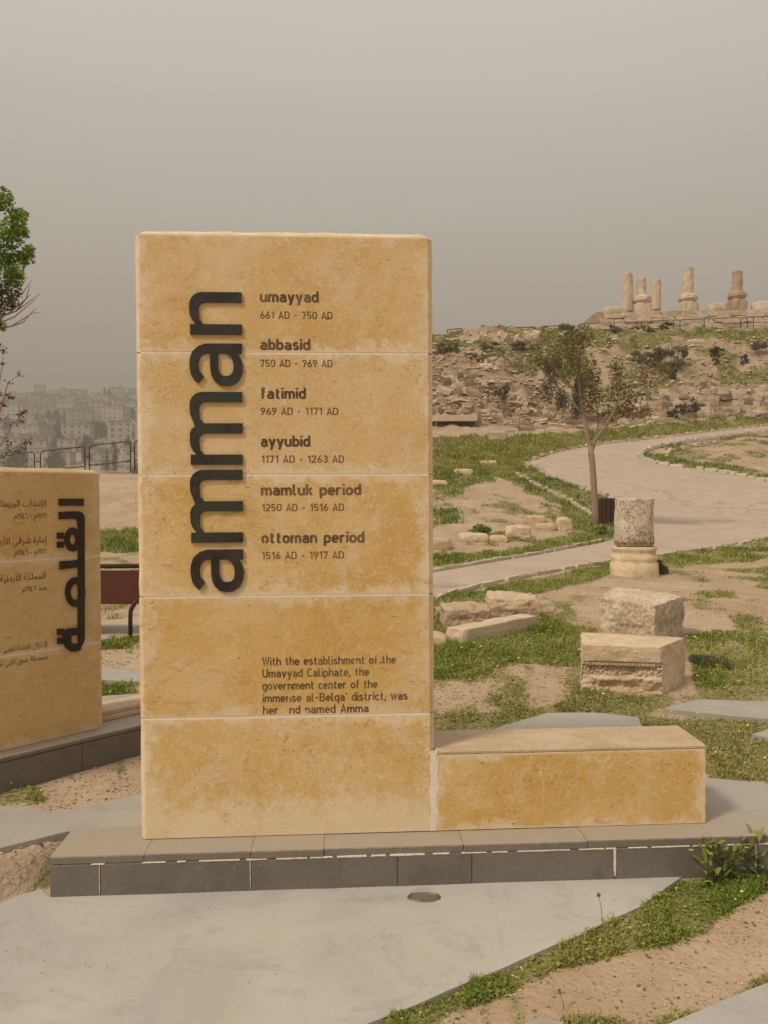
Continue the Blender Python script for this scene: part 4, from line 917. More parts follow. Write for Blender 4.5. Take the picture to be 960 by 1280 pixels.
simple_rock('boulder', 553, 613, 754, 787, 'left one of two rounded boulders lying end to end in the grass', 'boulder', M_RUIN, seed=1, n=20, rnd=.1, amp=.45)
simple_rock('boulder', 608, 680, 741, 776, 'right and larger one of two rounded boulders lying end to end in the grass', 'boulder', M_RUIN, seed=2, n=20, rnd=.1, amp=.4)
qa, qb = ground(578, 806), ground(674, 786); dr = (qb - qa); dr.z = 0; nn_ = Vector((-dr.y, dr.x, 0)).normalized() * .22
CC = [qa + Vector((0, 0, -.05)), qb + Vector((0, 0, -.05)), qb + nn_ + Vector((0, 0, -.05)), qa + nn_ + Vector((0, 0, -.05))]; CC += [c + Vector((0, 0, .05 + .14)) for c in CC]
o = rock('stone_slab', CC, 14, .03, 2.5, M_ROCKP, None, 11, .05); tag(o, 'long narrow stone slab sunk in grass in front of the two boulders', 'stone slab')
simple_rock('boulder', 520, 560, 792, 809, 'small stone showing low beside the right edge of the tall slab', 'stone', seed=4)
RK = [(520, 566, 669, 687, 'low pale boulder nearest the tall slab in the row of stones above the path'), (576, 613, 664, 678, 'flat brown stone second in the row above the path'), (612, 636, 668, 678, 'thin pale flat stone in the row above the path'),
      (633, 667, 652, 674, 'large squarish boulder in the middle of the row above the path'), (670, 697, 652, 664, 'small pale slab of stone near the right end of the row above the path'), (696, 717, 640, 664, 'upright brown stone at the right end of the row above the path'),
      (660, 684, 643, 653, 'small stone behind the large squarish boulder'), (568, 593, 583, 594, 'pale stone high up in the grass left of the path bend'), (535, 561, 598, 608, 'whitish stone at the edge of the tall slab below the grass bend'), (600, 622, 574, 582, 'small pale stone in the grass above the path bend')]
for i, (a, b, c_, d_, lb) in enumerate(RK): simple_rock('boulder', a, b, c_, d_, lb, 'stone', [M_ROCK, M_ROCKP][i % 2 if i < 7 else 1], seed=20 + i, group='stones lying in the grass left of the path', n=12)
# pebbles: nobody could count them
rp = random.Random(5); pbv = []; pbf = []
def blob(V, Fc, c, r_, ra):
    k = len(V); s = [r_ * ra.uniform(.6, 1.3) for _ in range(6)]
    V += [(c[0] - s[0], c[1], c[2]), (c[0] + s[1], c[1], c[2]), (c[0], c[1] - s[2], c[2]), (c[0], c[1] + s[3], c[2]), (c[0], c[1], c[2] - s[4] * .5), (c[0] + ra.uniform(-.3, .3) * r_, c[1], c[2] + s[5] * .6)]
    for a, b in ((0, 2), (2, 1), (1, 3), (3, 0)): Fc.append((k + a, k + b, k + 5)); Fc.append((k + b, k + a, k + 4))
PX = np.random.default_rng(2)
ax_, ay_ = [], []
for lo, hi, cnt in ((1.8, 3.2, 2600), (3.5, 8, 2200), (8, 20, 1200), (20, 50, 1500), (53, 68, 2500)):
    y = PX.uniform(lo, hi, cnt); x = PX.uniform(-.55, .6, cnt) * y; ax_.append(x); ay_.append(y)
ax_ = np.concatenate(ax_); ay_ = np.concatenate(ay_); k = ~paved(ax_, ay_) & ~((ax_ / ay_ < -.02) & (ay_ > 29)); ax_ = ax_[k]; ay_ = ay_[k]; az_ = base_T(ax_, ay_) + relief(ax_, ay_)
for x, y, z in zip(ax_, ay_, az_): blob(pbv, pbf, (x, y, z + .001 * y), rp.uniform(.3, 1) ** 2 * (.0018 * y + .003) if y < 50 else rp.uniform(.2, 1) ** 2 * .28, rp)
gx_ = PX.uniform(-1.5, 1.2, 420); gy_ = PX.uniform(2.0, 3.05, 420)
for x, y in zip(gx_, gy_):
    if y < 3.03 + .0571 * x: blob(pbv, pbf, (x, y, .001), rp.uniform(.2, 1) ** 2.5 * .0055 + .0007, rp)
mb = MB(); mb.v = pbv; mb.f = pbf; o = mb.build('pebbles', M_ROCK); o['kind'] = 'stuff'
#@@PART3@@
# ------------------------------------------------------------------ ruins on the hill: every stone one can pick apart is a part of its wall
def unit_stones(k, rough, seed):
    out = []
    for i in range(k):
        ra = random.Random(seed + i); V = []; ids = {}; Fc = []
        for a in range(3):
            for b in range(3):
                for c in range(3):
                    if a == b == c == 1: continue
                    q = Vector((a - 1, b - 1, c - 1)); f = 1 - .10 * max(0, q.length - 1)
                    ids[a, b, c] = len(V); V.append(q * .5 * f + Vector([ra.uniform(-1, 1) * rough for _ in range(3)]))
        for u in range(2):
            for v in range(2):
                for w_ in (0, 2):
                    A = [ids[u, v, w_], ids[u + 1, v, w_], ids[u + 1, v + 1, w_], ids[u, v + 1, w_]]
                    B = [ids[u, w_, v], ids[u, w_, v + 1], ids[u + 1, w_, v + 1], ids[u + 1, w_, v]]
                    Cq = [ids[w_, u, v], ids[w_, u + 1, v], ids[w_, u + 1, v + 1], ids[w_, u, v + 1]]
                    for q in (A, B, Cq): Fc.append(tuple(q if w_ == 2 else q[::-1]))
        me = bpy.data.meshes.new('stone'); me.from_pydata([tuple(v) for v in V], [], Fc); me.update(); out.append(me)
    return out
RAW = {}
def stones_for(mat, rough):
    key = (mat.name, rough)
    if key not in RAW:
        L = unit_stones(7, rough, len(RAW) * 50)
        for me in L: me.materials.append(mat)
        RAW[key] = L
    return RAW[key]
def course_wall(name, label, ul, ur, vtop, vbot, du, dv, mats, rough=.07, seed=0, skip=0, kind=None, cat='wall', tops=None, depth=.7, jit=.15, messy=0):
    """rows of stones following the ground's own steep face; vtop/vbot are functions of u"""
    ra = random.Random(seed); c = ground((ul + ur) / 2, (vtop((ul + ur) / 2) + vbot((ul + ur) / 2)) / 2)
    root = thing(name, (c.x, c.y, c.z), label, cat, None, kind); cnt = 0
    rows_ = int(max(1, round(max(vbot(u) - vtop(u) for u in (ul, (ul + ur) / 2, ur)) / dv)))
    for r_ in range(rows_):
        u = ul - ra.uniform(0, du)
        while u < ur:
            wd = du * ra.uniform(.5, 1.6) * (1 if messy < .5 else ra.choice((.6, .8, 1, 1.3))); uc = u + wd / 2; vb = vbot(uc) - r_ * dv + ra.uniform(-1, 1) * dv * (.08 + messy); hh = dv * ra.uniform(.8 - messy * .5, 1.15 + messy * .5)
            u += wd
            if vb - dv * .6 < vtop(uc) or ra.random() < skip or cnt >= 290: continue
            q = ground(uc, vb - dv / 2, True); Y = q.y; W_ = wd / 1000 * Y; Hh = hh / 1000 * Y; D = max(W_, Hh) * depth
            mat, p_ = None, ra.random()
            for mt, pr in mats:
                p_ -= pr
                if p_ <= 0: mat = mt; break
            me = ra.choice(stones_for(mat or mats[0][0], rough)); o = bpy.data.objects.new('stone', me)
            o.location = (q.x, q.y + D * .05 + ra.uniform(-.16, .16) * D, q.z); o.scale = (W_ * 1.02, D, Hh * 1.02)
            o.rotation_euler = (ra.uniform(-1, 1) * jit * .5, ra.uniform(-1, 1) * jit * .7, ra.uniform(-1, 1) * jit)
            put(o, root); cnt += 1
    return root
lin = lambda *pts: (lambda u: float(np.interp(u, [p[0] for p in pts], [p[1] for p in pts])))
MX = [(M_RUIN, .45), (M_RUINP, .42), (M_RUIND, .13)]
course_wall('ruined_wall', 'coursed ruined retaining wall of squared stones on the right, under the earth slope', 752, 1000, lin((752, 497), (800, 487), (850, 486), (890, 478), (915, 484), (1000, 486)), lin((752, 524), (1000, 522)), 10, 7.6, MX, .085, 1, .05, messy=.18)
course_wall('ruined_wall', 'low broken wall of pale stones running along the foot of the ruins above the grass', 640, 1000, lin((640, 524), (760, 527), (1000, 512)), lin((640, 539), (720, 538), (800, 536), (900, 528), (1000, 522)), 15, 7, [(M_RUINP, .55), (M_RUIN, .3), (M_RUIND, .15)], .11, 2, .1, jit=.3, messy=.3)
course_wall('ruined_wall', 'collapsed bank of dark tumbled masonry left of the young tree', 470, 640, lin((470, 458), (560, 458), (600, 470), (640, 478)), lin((470, 512), (600, 520), (640, 526)), 10.5, 7, [(M_RUIN, .42), (M_RUIND, .34), (M_RUINP, .24)], .13, 3, .08, jit=.6, messy=.6)
course_wall('ruined_wall', 'rubble footing of small pale stones behind the young tree trunk', 636, 752, lin((636, 484), (690, 505), (752, 494)), lin((636, 526), (752, 526)), 8, 6.2, [(M_RUIN, .45), (M_RUINP, .45), (M_RUIND, .1)], .13, 4, .08, jit=.5, messy=.5)
course_wall('temple_platform', 'stone platform of the ruined temple carrying the broken columns on the skyline', 722, 1000, lin((722, 398), (770, 392), (1000, 389)), lin((722, 414), (1000, 410)), 15, 7.4, [(M_RUINP, .75), (M_RUIN, .25)], .05, 5, .0, jit=.1, messy=.06)
course_wall('ruined_wall', 'ragged crest of pale upright stones on the ridge left of the railings', 566, 668, lin((566, 410), (610, 411), (668, 415)), lin((566, 427), (668, 428)), 9, 8, [(M_RUINP, .7), (M_RUIN, .3)], .13, 6, .08, jit=.5, messy=.5)
course_wall('ruined_wall', 'broken wall of a few stones across the middle of the slope left of the young tree', 580, 680, lin((580, 440), (680, 448)), lin((580, 456), (680, 462)), 11, 8, MX, .13, 7, .3, jit=.5, messy=.6)
# loose rubble scattered on the slopes
ra = random.Random(8); V = []; Fc = []
for k in range(1800):
    u = ra.uniform(470, 1040); v = ra.uniform(430, 532)
    if u > 745 and not (430 < v < 482) : continue
    if u > 745 and ra.random() < .6: continue
    q = ground(u, v, True)
    if q.y < 49.5 or q.y > 73: continue
    blob(V, Fc, tuple(q), ra.uniform(.05, .24) * (1.3 if u < 700 else .8), ra)
mb = MB(); mb.v = V; mb.f = Fc; mb.build('loose_rubble', M_RUIN)['kind'] = 'stuff'
# bigger single boulders on the slope
BL = [(600, 618, 451, 459, 'pale flat slab of stone lying on the slope above the dark rubble'), (860, 884, 421, 430, 'broad pale boulder in the grass below the temple platform'), (930, 985, 420, 430, 'wide pale boulder at the right edge below the temple platform'), (780, 800, 486, 497, 'whitish broken block at the left end of the coursed wall')]
for i, (a, b, c_, d_, lb) in enumerate(BL): simple_rock('boulder', a, b, c_, d_, lb, 'stone', M_RUINP, seed=50 + i, n=7, amp=.5)

# ------------------------------------------------------------------ the broken temple columns
YP = 77.5
def temple_col(u0, u1, v0, v1, ped, label, mat, seed, Y=YP):
    cx = at((u0 + u1) / 2, v0, Y).x; zt = at(0, v0, Y).z; r_ = (u1 - u0) / 2000 * Y
    zb = at(0, (ped[3] if ped else v1), Y).z - .4; t = thing('broken_column', (cx, Y, zb), label, 'column', 'broken columns on the temple platform')
    z1 = at(0, v1, Y).z if ped else zb
    lathe('shaft', [(r_, z1 - .05)] + [(r_ * (1 - .03 * k / 6), z1 + (zt - z1) * k / 6) for k in range(1, 6)] + [(r_ * .96, zt - .05), (r_ * .8, zt), (r_ * .2, zt - .03)], cx, Y, mat, t, 20, .07, 2.6, seed, None, False)
    if ped:
        rb = (ped[1] - ped[0]) / 2000 * Y; zp = z1
        lathe('pedestal', [(rb * .86, zb), (rb * .84, zb + (zp - zb) * .45), (rb * .74, zb + (zp - zb) * .55), (rb * .98, zb + (zp - zb) * .68), (rb * .95, zb + (zp - zb) * .84), (rb * .68, zb + (zp - zb) * .93), (rb * .62, zp), (rb * .2, zp + .02)], cx, Y, mat, t, 20, .12, 2.6, seed + 3, zb + (zp - zb) * .5, False)
temple_col(778, 791, 346, 387, None, 'smooth column shaft without a pedestal, leftmost on the platform', M_RUINP, 1)
temple_col(796, 807.5, 352, 373, (789, 814, 373, 393), 'column stump on a stepped pedestal, second from the left', M_RUINP, 2)
temple_col(814, 826, 354, 386, None, 'paler column shaft set further back, third from the left', M_RUINP, 3, 82)
temple_col(853, 866.6, 339, 371, (849, 873, 371, 391), 'tallest column stump on a worn moulded pedestal, fourth from the left', M_RUINP, 4)
temple_col(915, 928, 344, 368, (910, 933, 368, 388), 'column stump on a battered dark pedestal, rightmost on the platform', M_RUIN, 5)
def far_block(ua, ub, va, vb, Y, label, seed):
    x0, x1 = at(ua, va, Y).x, at(ub, va, Y).x; z0, z1 = at(0, vb, Y).z - .3, at(0, va, Y).z; C = [Vector(p) for p in ((x0, Y, z0), (x1, Y, z0), (x1, Y + 1.2, z0), (x0, Y + 1.2, z0), (x0 + .3, Y, z1), (x1 - .1, Y, z1 - .1), (x1, Y + 1.2, z1), (x0 + .2, Y + 1.2, z1))]
    tag(rock('stone_block', C, 7, .12, 1.2, M_RUINP, None, seed, .1), label, 'stone block')
far_block(755, 787, 386, 396, 76, 'long pale block lying at the left corner of the temple platform', 31)
far_block(888, 909, 382, 391, 76.5, 'pale block lying between the two right hand columns', 32)
far_block(944, 975, 380, 391, 76.5, 'pale block on the platform at the right edge of the picture', 33)

# ------------------------------------------------------------------ railings of bent tube
def hoop(P0, P1, h, parent, foot=.25, low=True, r_=.024, name='hoop_panel'):
    """rounded rectangle of tube between two foot points"""
    P0 = Vector(P0); P1 = Vector(P1); d = P1 - P0; t0 = P0 + Vector((0, 0, h)); t1 = P1 + Vector((0, 0, h)); c = .12; dn_ = d.normalized()
    mb = MB(); pts = [P0 + Vector((0, 0, -.1)), t0 - Vector((0, 0, c))] + [t0 - Vector((0, 0, c * (1 - math.sin(R(a))))) + dn_ * c * (1 - math.cos(R(a))) for a in (30, 60, 90)]
    pts += [t1 - dn_ * c * (1 - math.sin(R(a))) - Vector((0, 0, c * (1 - math.cos(R(a))))) for a in (0, 30, 60, 90)] + [P1 + Vector((0, 0, -.1))]
    pts = [Vector(p) for p in pts]; mb.tube(pts, r_, 6)
    if low: mb.tube([P0 + Vector((0, 0, foot)), P1 + Vector((0, 0, foot))], r_ * .85, 6)
    return mb.build(name, M_RAIL, parent, True)
YR = 29.2
fen = thing('metal_railing', at(100, 590, YR), 'rusty railing of rounded tube hoops at the cliff edge on the left, city behind', 'railing')
prev = None
for (ua, ub, vt0, vt1) in ((-135, -85, 586, 582), (-75, -22, 580, 576), (-14, 43, 573, 564), (50.5, 106, 564, 558), (111.5, 163, 557, 551.5), (168, 222, 550.5, 546), (228, 282, 545, 541)):
    a = at(ua, vt0, YR); b = at(ub, vt1, YR); za, zb = a.z, b.z; H_ = 1.0
    P0 = Vector((a.x, YR, za - H_)); P1 = Vector((b.x, YR, zb - H_)); hoop(P0, P1, H_, fen, .28)
    if prev is not None:
        for dz in (.62, ): mb = MB(); mb.tube([prev + Vector((0, 0, dz)), P0 + Vector((0, 0, dz))], .02, 6); mb.build('link', M_RAIL, fen)
    prev = P1
r2 = thing('metal_railing', at(600, 412, 65), 'grey tube railing on the ridge above the rubble, against the sky', 'railing')
for (ua, ub, vt) in ((559, 578, 411), (583, 600, 412), (617, 640, 410.5), (642, 668, 409), (679, 714, 407)):
    Yh = 66; a, b = at(ua, vt + 1.0, Yh), at(ub, vt - .5, Yh); hoop((a.x, Yh, a.z - 1.15), (b.x, Yh, b.z - 1.15), 1.15, r2, .3, False, .04)
r3 = thing('metal_railing', at(840, 405, 72), 'thin rusty railing in front of the temple platform wall', 'railing')
us = [724, 732, 751, 759, 768, 796, 802, 834, 842, 850, 880, 886, 892, 926, 934, 942, 975]
prev = None
for i in range(0, len(us) - 1):
    Yh = 72.2; vt = float(np.interp(us[i], (724, 842, 975), (405, 400, 395))); vt2 = float(np.interp(us[i + 1], (724, 842, 975), (405, 400, 395)))
    a, b = at(us[i], vt, Yh), at(us[i + 1], vt2, Yh)
    hoop((a.x, Yh, a.z - .95), (b.x, Yh, b.z - .95), .95, r3, .45, True, .035)

# ------------------------------------------------------------------ foliage
def leaf_cloud(name, blobs, size, cols, mat, parent=None, seed=0, flat_=.6, droop=0, slim=.5):
    """blobs: (centre, (rx,ry,rz), count); folded two-triangle leaves spread through the volumes"""
    g = np.random.default_rng(seed); C = []; S = []
    for c, r_, n in blobs:
        d = g.normal(size=(n, 3)); d /= np.linalg.norm(d, axis=1)[:, None]; rad = g.random(n) ** .45; C.append(np.array(c) + d * rad[:, None] * np.array(r_))
    C = np.concatenate(C); n = len(C)
    nz = np.array([mn.noise(Vector(c) * (1.2 / max(size * 8, .05))) for c in C[:]]) if n < 60000 else g.random(n)
    a = g.normal(size=(n, 3)); a[:, 2] = a[:, 2] * flat_ - droop; a /= np.linalg.norm(a, axis=1)[:, None]
    b = g.normal(size=(n, 3)); b -= (b * a).sum(1)[:, None] * a; b /= np.linalg.norm(b, axis=1)[:, None]; nn = np.cross(a, b)
    L = size * g.uniform(.6, 1.35, n)[:, None]; Wd = L * slim
    V = np.stack([C - a * L * .5, C + b * Wd * .5 + nn * Wd * .12, C + a * L * .5, C - b * Wd * .5 + nn * Wd * .12], 1).reshape(-1, 3)
    k = np.arange(n)[:, None] * 4; Fq = np.concatenate([k + np.array([0, 1, 2]), k + np.array([0, 2, 3])])
    cols = np.array(cols); f = np.clip(nz * .9 + .5 + g.normal(0, .22, n), 0, .999) * (len(cols) - 1); i = f.astype(int); fr_ = (f - i)[:, None]
    cc = cols[i] * (1 - fr_) + cols[np.minimum(i + 1, len(cols) - 1)] * fr_; cc = cc * g.uniform(.75, 1.25, (n, 1))
    return mesh_np(name, V, Fq, mat, np.repeat(cc, 4, 0), False, parent)
def branch(mb, p, d, L, r_, depth, ra, tips, spread=.6, up_=.15, n=4):
    pts = [p]; rad = [r_]; q = p.copy(); dd = d.normalized()
    for k in range(n):
        dd = (dd + Vector((ra.uniform(-.18, .18), ra.uniform(-.18, .18), ra.uniform(-.08, .18) * up_ * 5))).normalized(); q = q + dd * L / n; pts.append(q.copy()); rad.append(r_ * (1 - .55 * (k + 1) / n))
    mb.tube(pts, rad, 6 if r_ > .01 else 4)
    if depth == 0: tips.append(q); return
    for k in range(ra.choice((2, 3))):
        i = ra.choice((2, 3, 4)); a = Vector((ra.uniform(-1, 1), ra.uniform(-1, 1), ra.uniform(-.4, 1))) * spread
        branch(mb, pts[i], dd + a, L * ra.uniform(.55, .8), rad[i] * .75, depth - 1, ra, tips, spread, up_, n)
# young tree by the path
YT = ground(745, 663).y; T_ = lambda u, v, dy=0: at(u, v, YT + dy)
tree = thing('young_tree', T_(745, 664), 'slender young tree with reddish green leaves by the bend of the path', 'tree')
rt_ = random.Random(21); tips = []; mb = MB(); pr_ = 4.4 / 1000 * YT
def limb(uvs, ra0, ra1, dys=None):
    pts = [T_(u, v, (dys[i] if dys else 0)) for i, (u, v) in enumerate(uvs)]; k = len(pts); mb.tube(pts, [ra0 + (ra1 - ra0) * i / (k - 1) for i in range(k)], 8); return pts
limb([(745, 672), (744, 640), (742, 600), (740, 575), (738, 558)], pr_, pr_ * .8)
limb([(739, 570), (738, 560), (734, 545), (730, 520), (725, 490), (722, 465), (720, 440)], pr_ * .78, pr_ * .15, [0, 0, 0, .05, .1, .1, .2])
limb([(739, 568), (744, 550), (756, 534), (764, 520), (775, 500), (782, 480)], pr_ * .55, pr_ * .15, [0, 0, -.1, -.2, -.3, -.3])
limb([(730, 520), (716, 503), (700, 487), (688, 474), (676, 460)], pr_ * .35, pr_ * .12, [.05, .1, .2, .2, .3])
limb([(727, 500), (714, 484), (702, 472), (694, 460)], pr_ * .3, pr_ * .1, [.1, -.1, -.2, -.3])
limb([(744, 548), (748, 530), (746, 510), (742, 490), (740, 470)], pr_ * .3, pr_ * .1, [0, .2, .3, .4, .4])
limb([(764, 520), (785, 500), (805, 485), (822, 474)], pr_ * .3, pr_ * .08, [-.2, 0, .2, .3])
mb.build('trunk', M_BARK, tree, True)
CR = [(690, 440, 20, 16, 230), (672, 452, 12, 12, 120), (712, 432, 16, 16, 260), (730, 420, 12, 14, 180), (722, 455, 20, 18, 330), (700, 470, 14, 14, 160), (738, 470, 13, 20, 240), (741, 495, 10, 22, 200), (732, 505, 8, 14, 80), (772, 462, 11, 16, 190), (778, 485, 15, 16, 220), (762, 495, 12, 14, 120),
      (776, 514, 20, 9, 190), (800, 515, 17, 8, 130), (760, 522, 12, 9, 80), (803, 463, 14, 12, 130), (826, 464, 12, 13, 140), (790, 497, 14, 8, 90), (812, 478, 14, 9, 60)]
sc_ = YT / 1000
leaf_cloud('crown', [(tuple(T_(u, v, rt_.uniform(-.3, .3))), (ru * sc_ * 1.15, ru * sc_, rv * sc_ * 1.12), int(n * 1.35)) for u, v, ru, rv, n in CR], 4.8 * sc_,
           [(.26, .13, .06), (.23, .15, .05), (.20, .17, .05), (.16, .18, .045), (.20, .23, .055), (.30, .31, .09)], M_LEAF, tree, 3, .5, .35, .42)['kind'] = 'stuff'
# litter bin behind the tree
q = ground(762, 657); bw = 20 / 1000 * q.y; bh = 34 / 1000 * q.y
m = MT('dark_brown_slats', .7, .2); n = m.noise(20); M_BIN = m.color(m.mix(n, (.035, .018, .013), (.07, .035, .022))).m
bin_ = thing('litter_bin', (q.x + .03, q.y + .3, q.z), 'dark brown slatted litter bin beside the young tree', 'litter bin')
for k in range(14):
    a = 2 * math.pi * k / 14; c_ = Vector((q.x + .03 + bw * .55 * math.cos(a), q.y + .3 + bw * .55 * math.sin(a), q.z + bh * .5)); mb = MB(); mb.box(c_, (.02, bw * .22, bh), (Vector((math.cos(a), math.sin(a), 0)), Vector((-math.sin(a), math.cos(a), 0)), Vector((0, 0, 1)))); mb.build('slat', M_BIN, bin_)
mb = MB(); mb.tube([(q.x + .03, q.y + .3, q.z + .03), (q.x + .03, q.y + .3, q.z + bh * .9)], bw * .5, 14); mb.build('liner', M_DKR, bin_)
# bushes on the slope
GD = [(.05, .065, .025), (.08, .09, .03), (.11, .105, .04), (.15, .13, .055)]; GB = [(.12, .09, .05), (.17, .14, .07), (.22, .18, .09), (.15, .14, .06)]
GL_ = [(.10, .13, .03), (.16, .18, .045), (.22, .22, .06)]
BS = [(706, 480, 22, 42, 5200, GD, 'tall dark evergreen bush behind the young tree at the foot of the ruins', 50.3), (842, 448, 20, 17, 2600, GB, 'wide olive scrub bush hanging down the middle of the earth slope'), (836, 462, 10, 12, 900, GB, 'brownish lower scrub bush under the widest one on the earth slope'), (806, 448, 15, 11, 1500, GB, 'grey green scrub bush left of the widest one on the earth slope'),
      (896, 440, 8.5, 8, 900, GD, 'round dark bush high on the bare earth slope'), (894, 451, 4, 4, 300, GB, 'tiny brown bush just below the round dark one'), (930, 449, 5.5, 7, 500, GB, 'small reddish brown bush on the bare earth slope'), (952, 434, 12, 8, 900, GB, 'straw brown bush at the right end of the grass band'),
      (833, 407, 7, 6, 500, GD, 'small dark bush against the middle of the temple wall'), (770, 410, 7, 5, 400, GB, 'brown bush against the left part of the temple wall'), (810, 411, 8, 4, 350, GB, 'flat olive bush in front of the temple railing'), (716, 418, 14, 14, 1500, GL_, 'bright green bush at the left end of the temple wall'),
      (596, 446, 8, 6, 450, GB, 'small grey bush on the left slope'), (612, 432, 10, 6, 600, GB, 'low sage bush under the ridge crest'), (655, 432, 14, 7, 900, GB, 'straw coloured bush near the ridge above the young tree'), (560, 433, 12, 7, 900, GL_, 'green bush on the ridge beside the tall slab'), (628, 490, 8, 8, 500, GB, 'dark bush growing out of the tumbled masonry'),
      (850, 512, 7, 8, 600, GB, 'reddish bush in front of the coursed wall'), (868, 505, 5, 9, 400, GB, 'slim olive bush against the coursed wall'), (838, 517, 8, 5, 400, GB, 'low brown bush at the foot of the coursed wall')]
for i, b_ in enumerate(BS):
    u, v, ru, rv, n, cs, lb = b_[:7]; q = ground(u, v + rv * .6, True); Y = b_[7] if len(b_) > 7 else q.y - .3; s_ = Y / 1000; rb_ = random.Random(i); cc = at(u, v, Y)
    o = leaf_cloud('bush', [(tuple(cc + Vector((rb_.uniform(-1, 1) * ru * s_, rb_.uniform(-.3, .3) * ru * s_, rb_.uniform(-.9, .7) * rv * s_))), (ru * s_ * rb_.uniform(.2, .5), ru * s_ * .3, rv * s_ * rb_.uniform(.2, .45)), n // 13) for _ in range(13)], 2.4 * s_, cs, M_LEAF, None, 100 + i, 1, 0, .6)
    tag(o, lb, 'bush', 'bushes on the ruined slope'); o.location = (0, 0, 0)
for (u, v, ru, rv, n, cs, lb, nm) in ((826, 708, 9, 12, 1500, GD, 'dark green weed clump growing at the right foot of the column stump', 'shrub'), (600, 661, 13, 9, 1300, GL_, 'bright green leafy clump behind the row of stones above the path', 'shrub'), (752, 662, 9, 8, 900, GL_, 'green tuft of herbs round the foot of the young tree', 'shrub'), (890, 826, 30, 12, 2600, GD, 'low dark leafy patch of herbs right of the carved block', 'shrub')):
    q = ground(u, v + rv * .8); s_ = q.y / 1000; cc = Vector(q) + Vector((0, 0, rv * s_ * .7)); rb_ = random.Random(u)
    o = leaf_cloud(nm, [(tuple(cc + Vector((rb_.uniform(-.7, .7) * ru * s_, rb_.uniform(-.5, .5) * ru * s_, rb_.uniform(-.4, .5) * rv * s_))), (ru * s_ * .5, ru * s_ * .45, rv * s_ * .5), n // 7) for _ in range(7)], 3.0 * s_, [tuple(min(.5, x * 1.6) for x in c_) for c_ in cs], M_LEAF, None, 300 + u, .8, 0, .45); tag(o, lb, 'plant')
# bright tree at the left edge
YL = 9.5; tl = thing('leafy_tree', (at(-60, 600, YL).x, YL, TZ(at(-60, 600, YL).x, YL)), 'leafy bright green tree with bare twigs at the left edge of the picture', 'tree')
mb = MB(); p0 = Vector(tl.location) - Vector((0, 0, .1)); mb.tube([p0, p0 + Vector((.05, 0, 1.2)), at(-70, 400, YL), at(-62, 300, YL)], [.12, .10, .075, .03], 10)
rb_ = random.Random(77); tips = []
for (u, v, du_, dv_) in ((-65, 420, 50, -20), (-62, 400, 40, -60), (-65, 380, 20, -60), (-60, 400, -70, -60), (-66, 380, -60, -60)):
    a = at(u, v, YL); b = at(u + du_, v + dv_, YL + rb_.uniform(-.4, .4)); branch(mb, a, b - a, (b - a).length, .03, 2, rb_, tips)
mb.build('trunk', M_BARK, tl, True)
mb = MB(); rq = random.Random(5)
for (pts) in ([(-30, 405), (0, 395), (20, 388), (36, 378), (50, 366)], [(-30, 412), (0, 404), (18, 396), (34, 384), (46, 372)], [(-30, 416), (-5, 414), (14, 408), (30, 398), (41, 392), (50, 390)], [(-10, 398), (10, 378), (24, 362), (34, 345)], [(0, 395), (18, 376), (30, 366), (40, 350)], [(10, 393), (26, 380), (38, 368)], [(14, 408), (28, 404), (44, 386)], [(20, 388), (34, 372), (38, 356)]):
    P = [at(u + rq.uniform(-1, 1), v + rq.uniform(-1, 1), YL - .1 + .03 * i) for i, (u, v) in enumerate(pts)]; k = len(P); mb.tube(P, [.011 - .008 * i / (k - 1) for i in range(k)], 5)
mb.build('bare_twigs', M_BARK, tl, True)
CL = [(2, 250, 15, 16, 420), (20, 275, 13, 11, 260), (10, 292, 22, 18, 650), (32, 322, 12, 10, 260), (10, 325, 22, 20, 700), (-25, 280, 26, 40, 1200), (-30, 340, 30, 30, 900), (18, 345, 13, 12, 330), (-60, 250, 30, 40, 1100), (-90, 320, 36, 50, 1400), (24, 268, 12, 8, 220), (36, 312, 8, 6, 120), (28, 290, 9, 8, 160), (2, 408, 7, 6, 60), (-5, 430, 7, 4, 40)]
s_ = YL / 1000
leaf_cloud('crown', [(tuple(at(u, v, YL + rb_.uniform(-.25, .25))), (ru * s_, ru * s_, rv * s_), n) for u, v, ru, rv, n in CL], 5.2 * s_, [(.10, .16, .02), (.17, .27, .025), (.27, .38, .04), (.38, .48, .08)], M_LEAF, tl, 9, .6, 0, .5)['kind'] = 'stuff'
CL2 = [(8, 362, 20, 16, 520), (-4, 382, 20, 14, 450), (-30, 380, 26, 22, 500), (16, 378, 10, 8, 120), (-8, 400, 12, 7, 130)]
leaf_cloud('shadow_toned_foliage', [(tuple(at(u, v, YL + rb_.uniform(-.2, .2))), (ru * s_, ru * s_, rv * s_), n) for u, v, ru, rv, n in CL2], 4.6 * s_, [(.06, .045, .02), (.09, .075, .025), (.07, .10, .02)], M_LEAF, tl, 10, .6, 0, .5)['kind'] = 'stuff'  # dark leaf colours paint in the shadow low in the crown
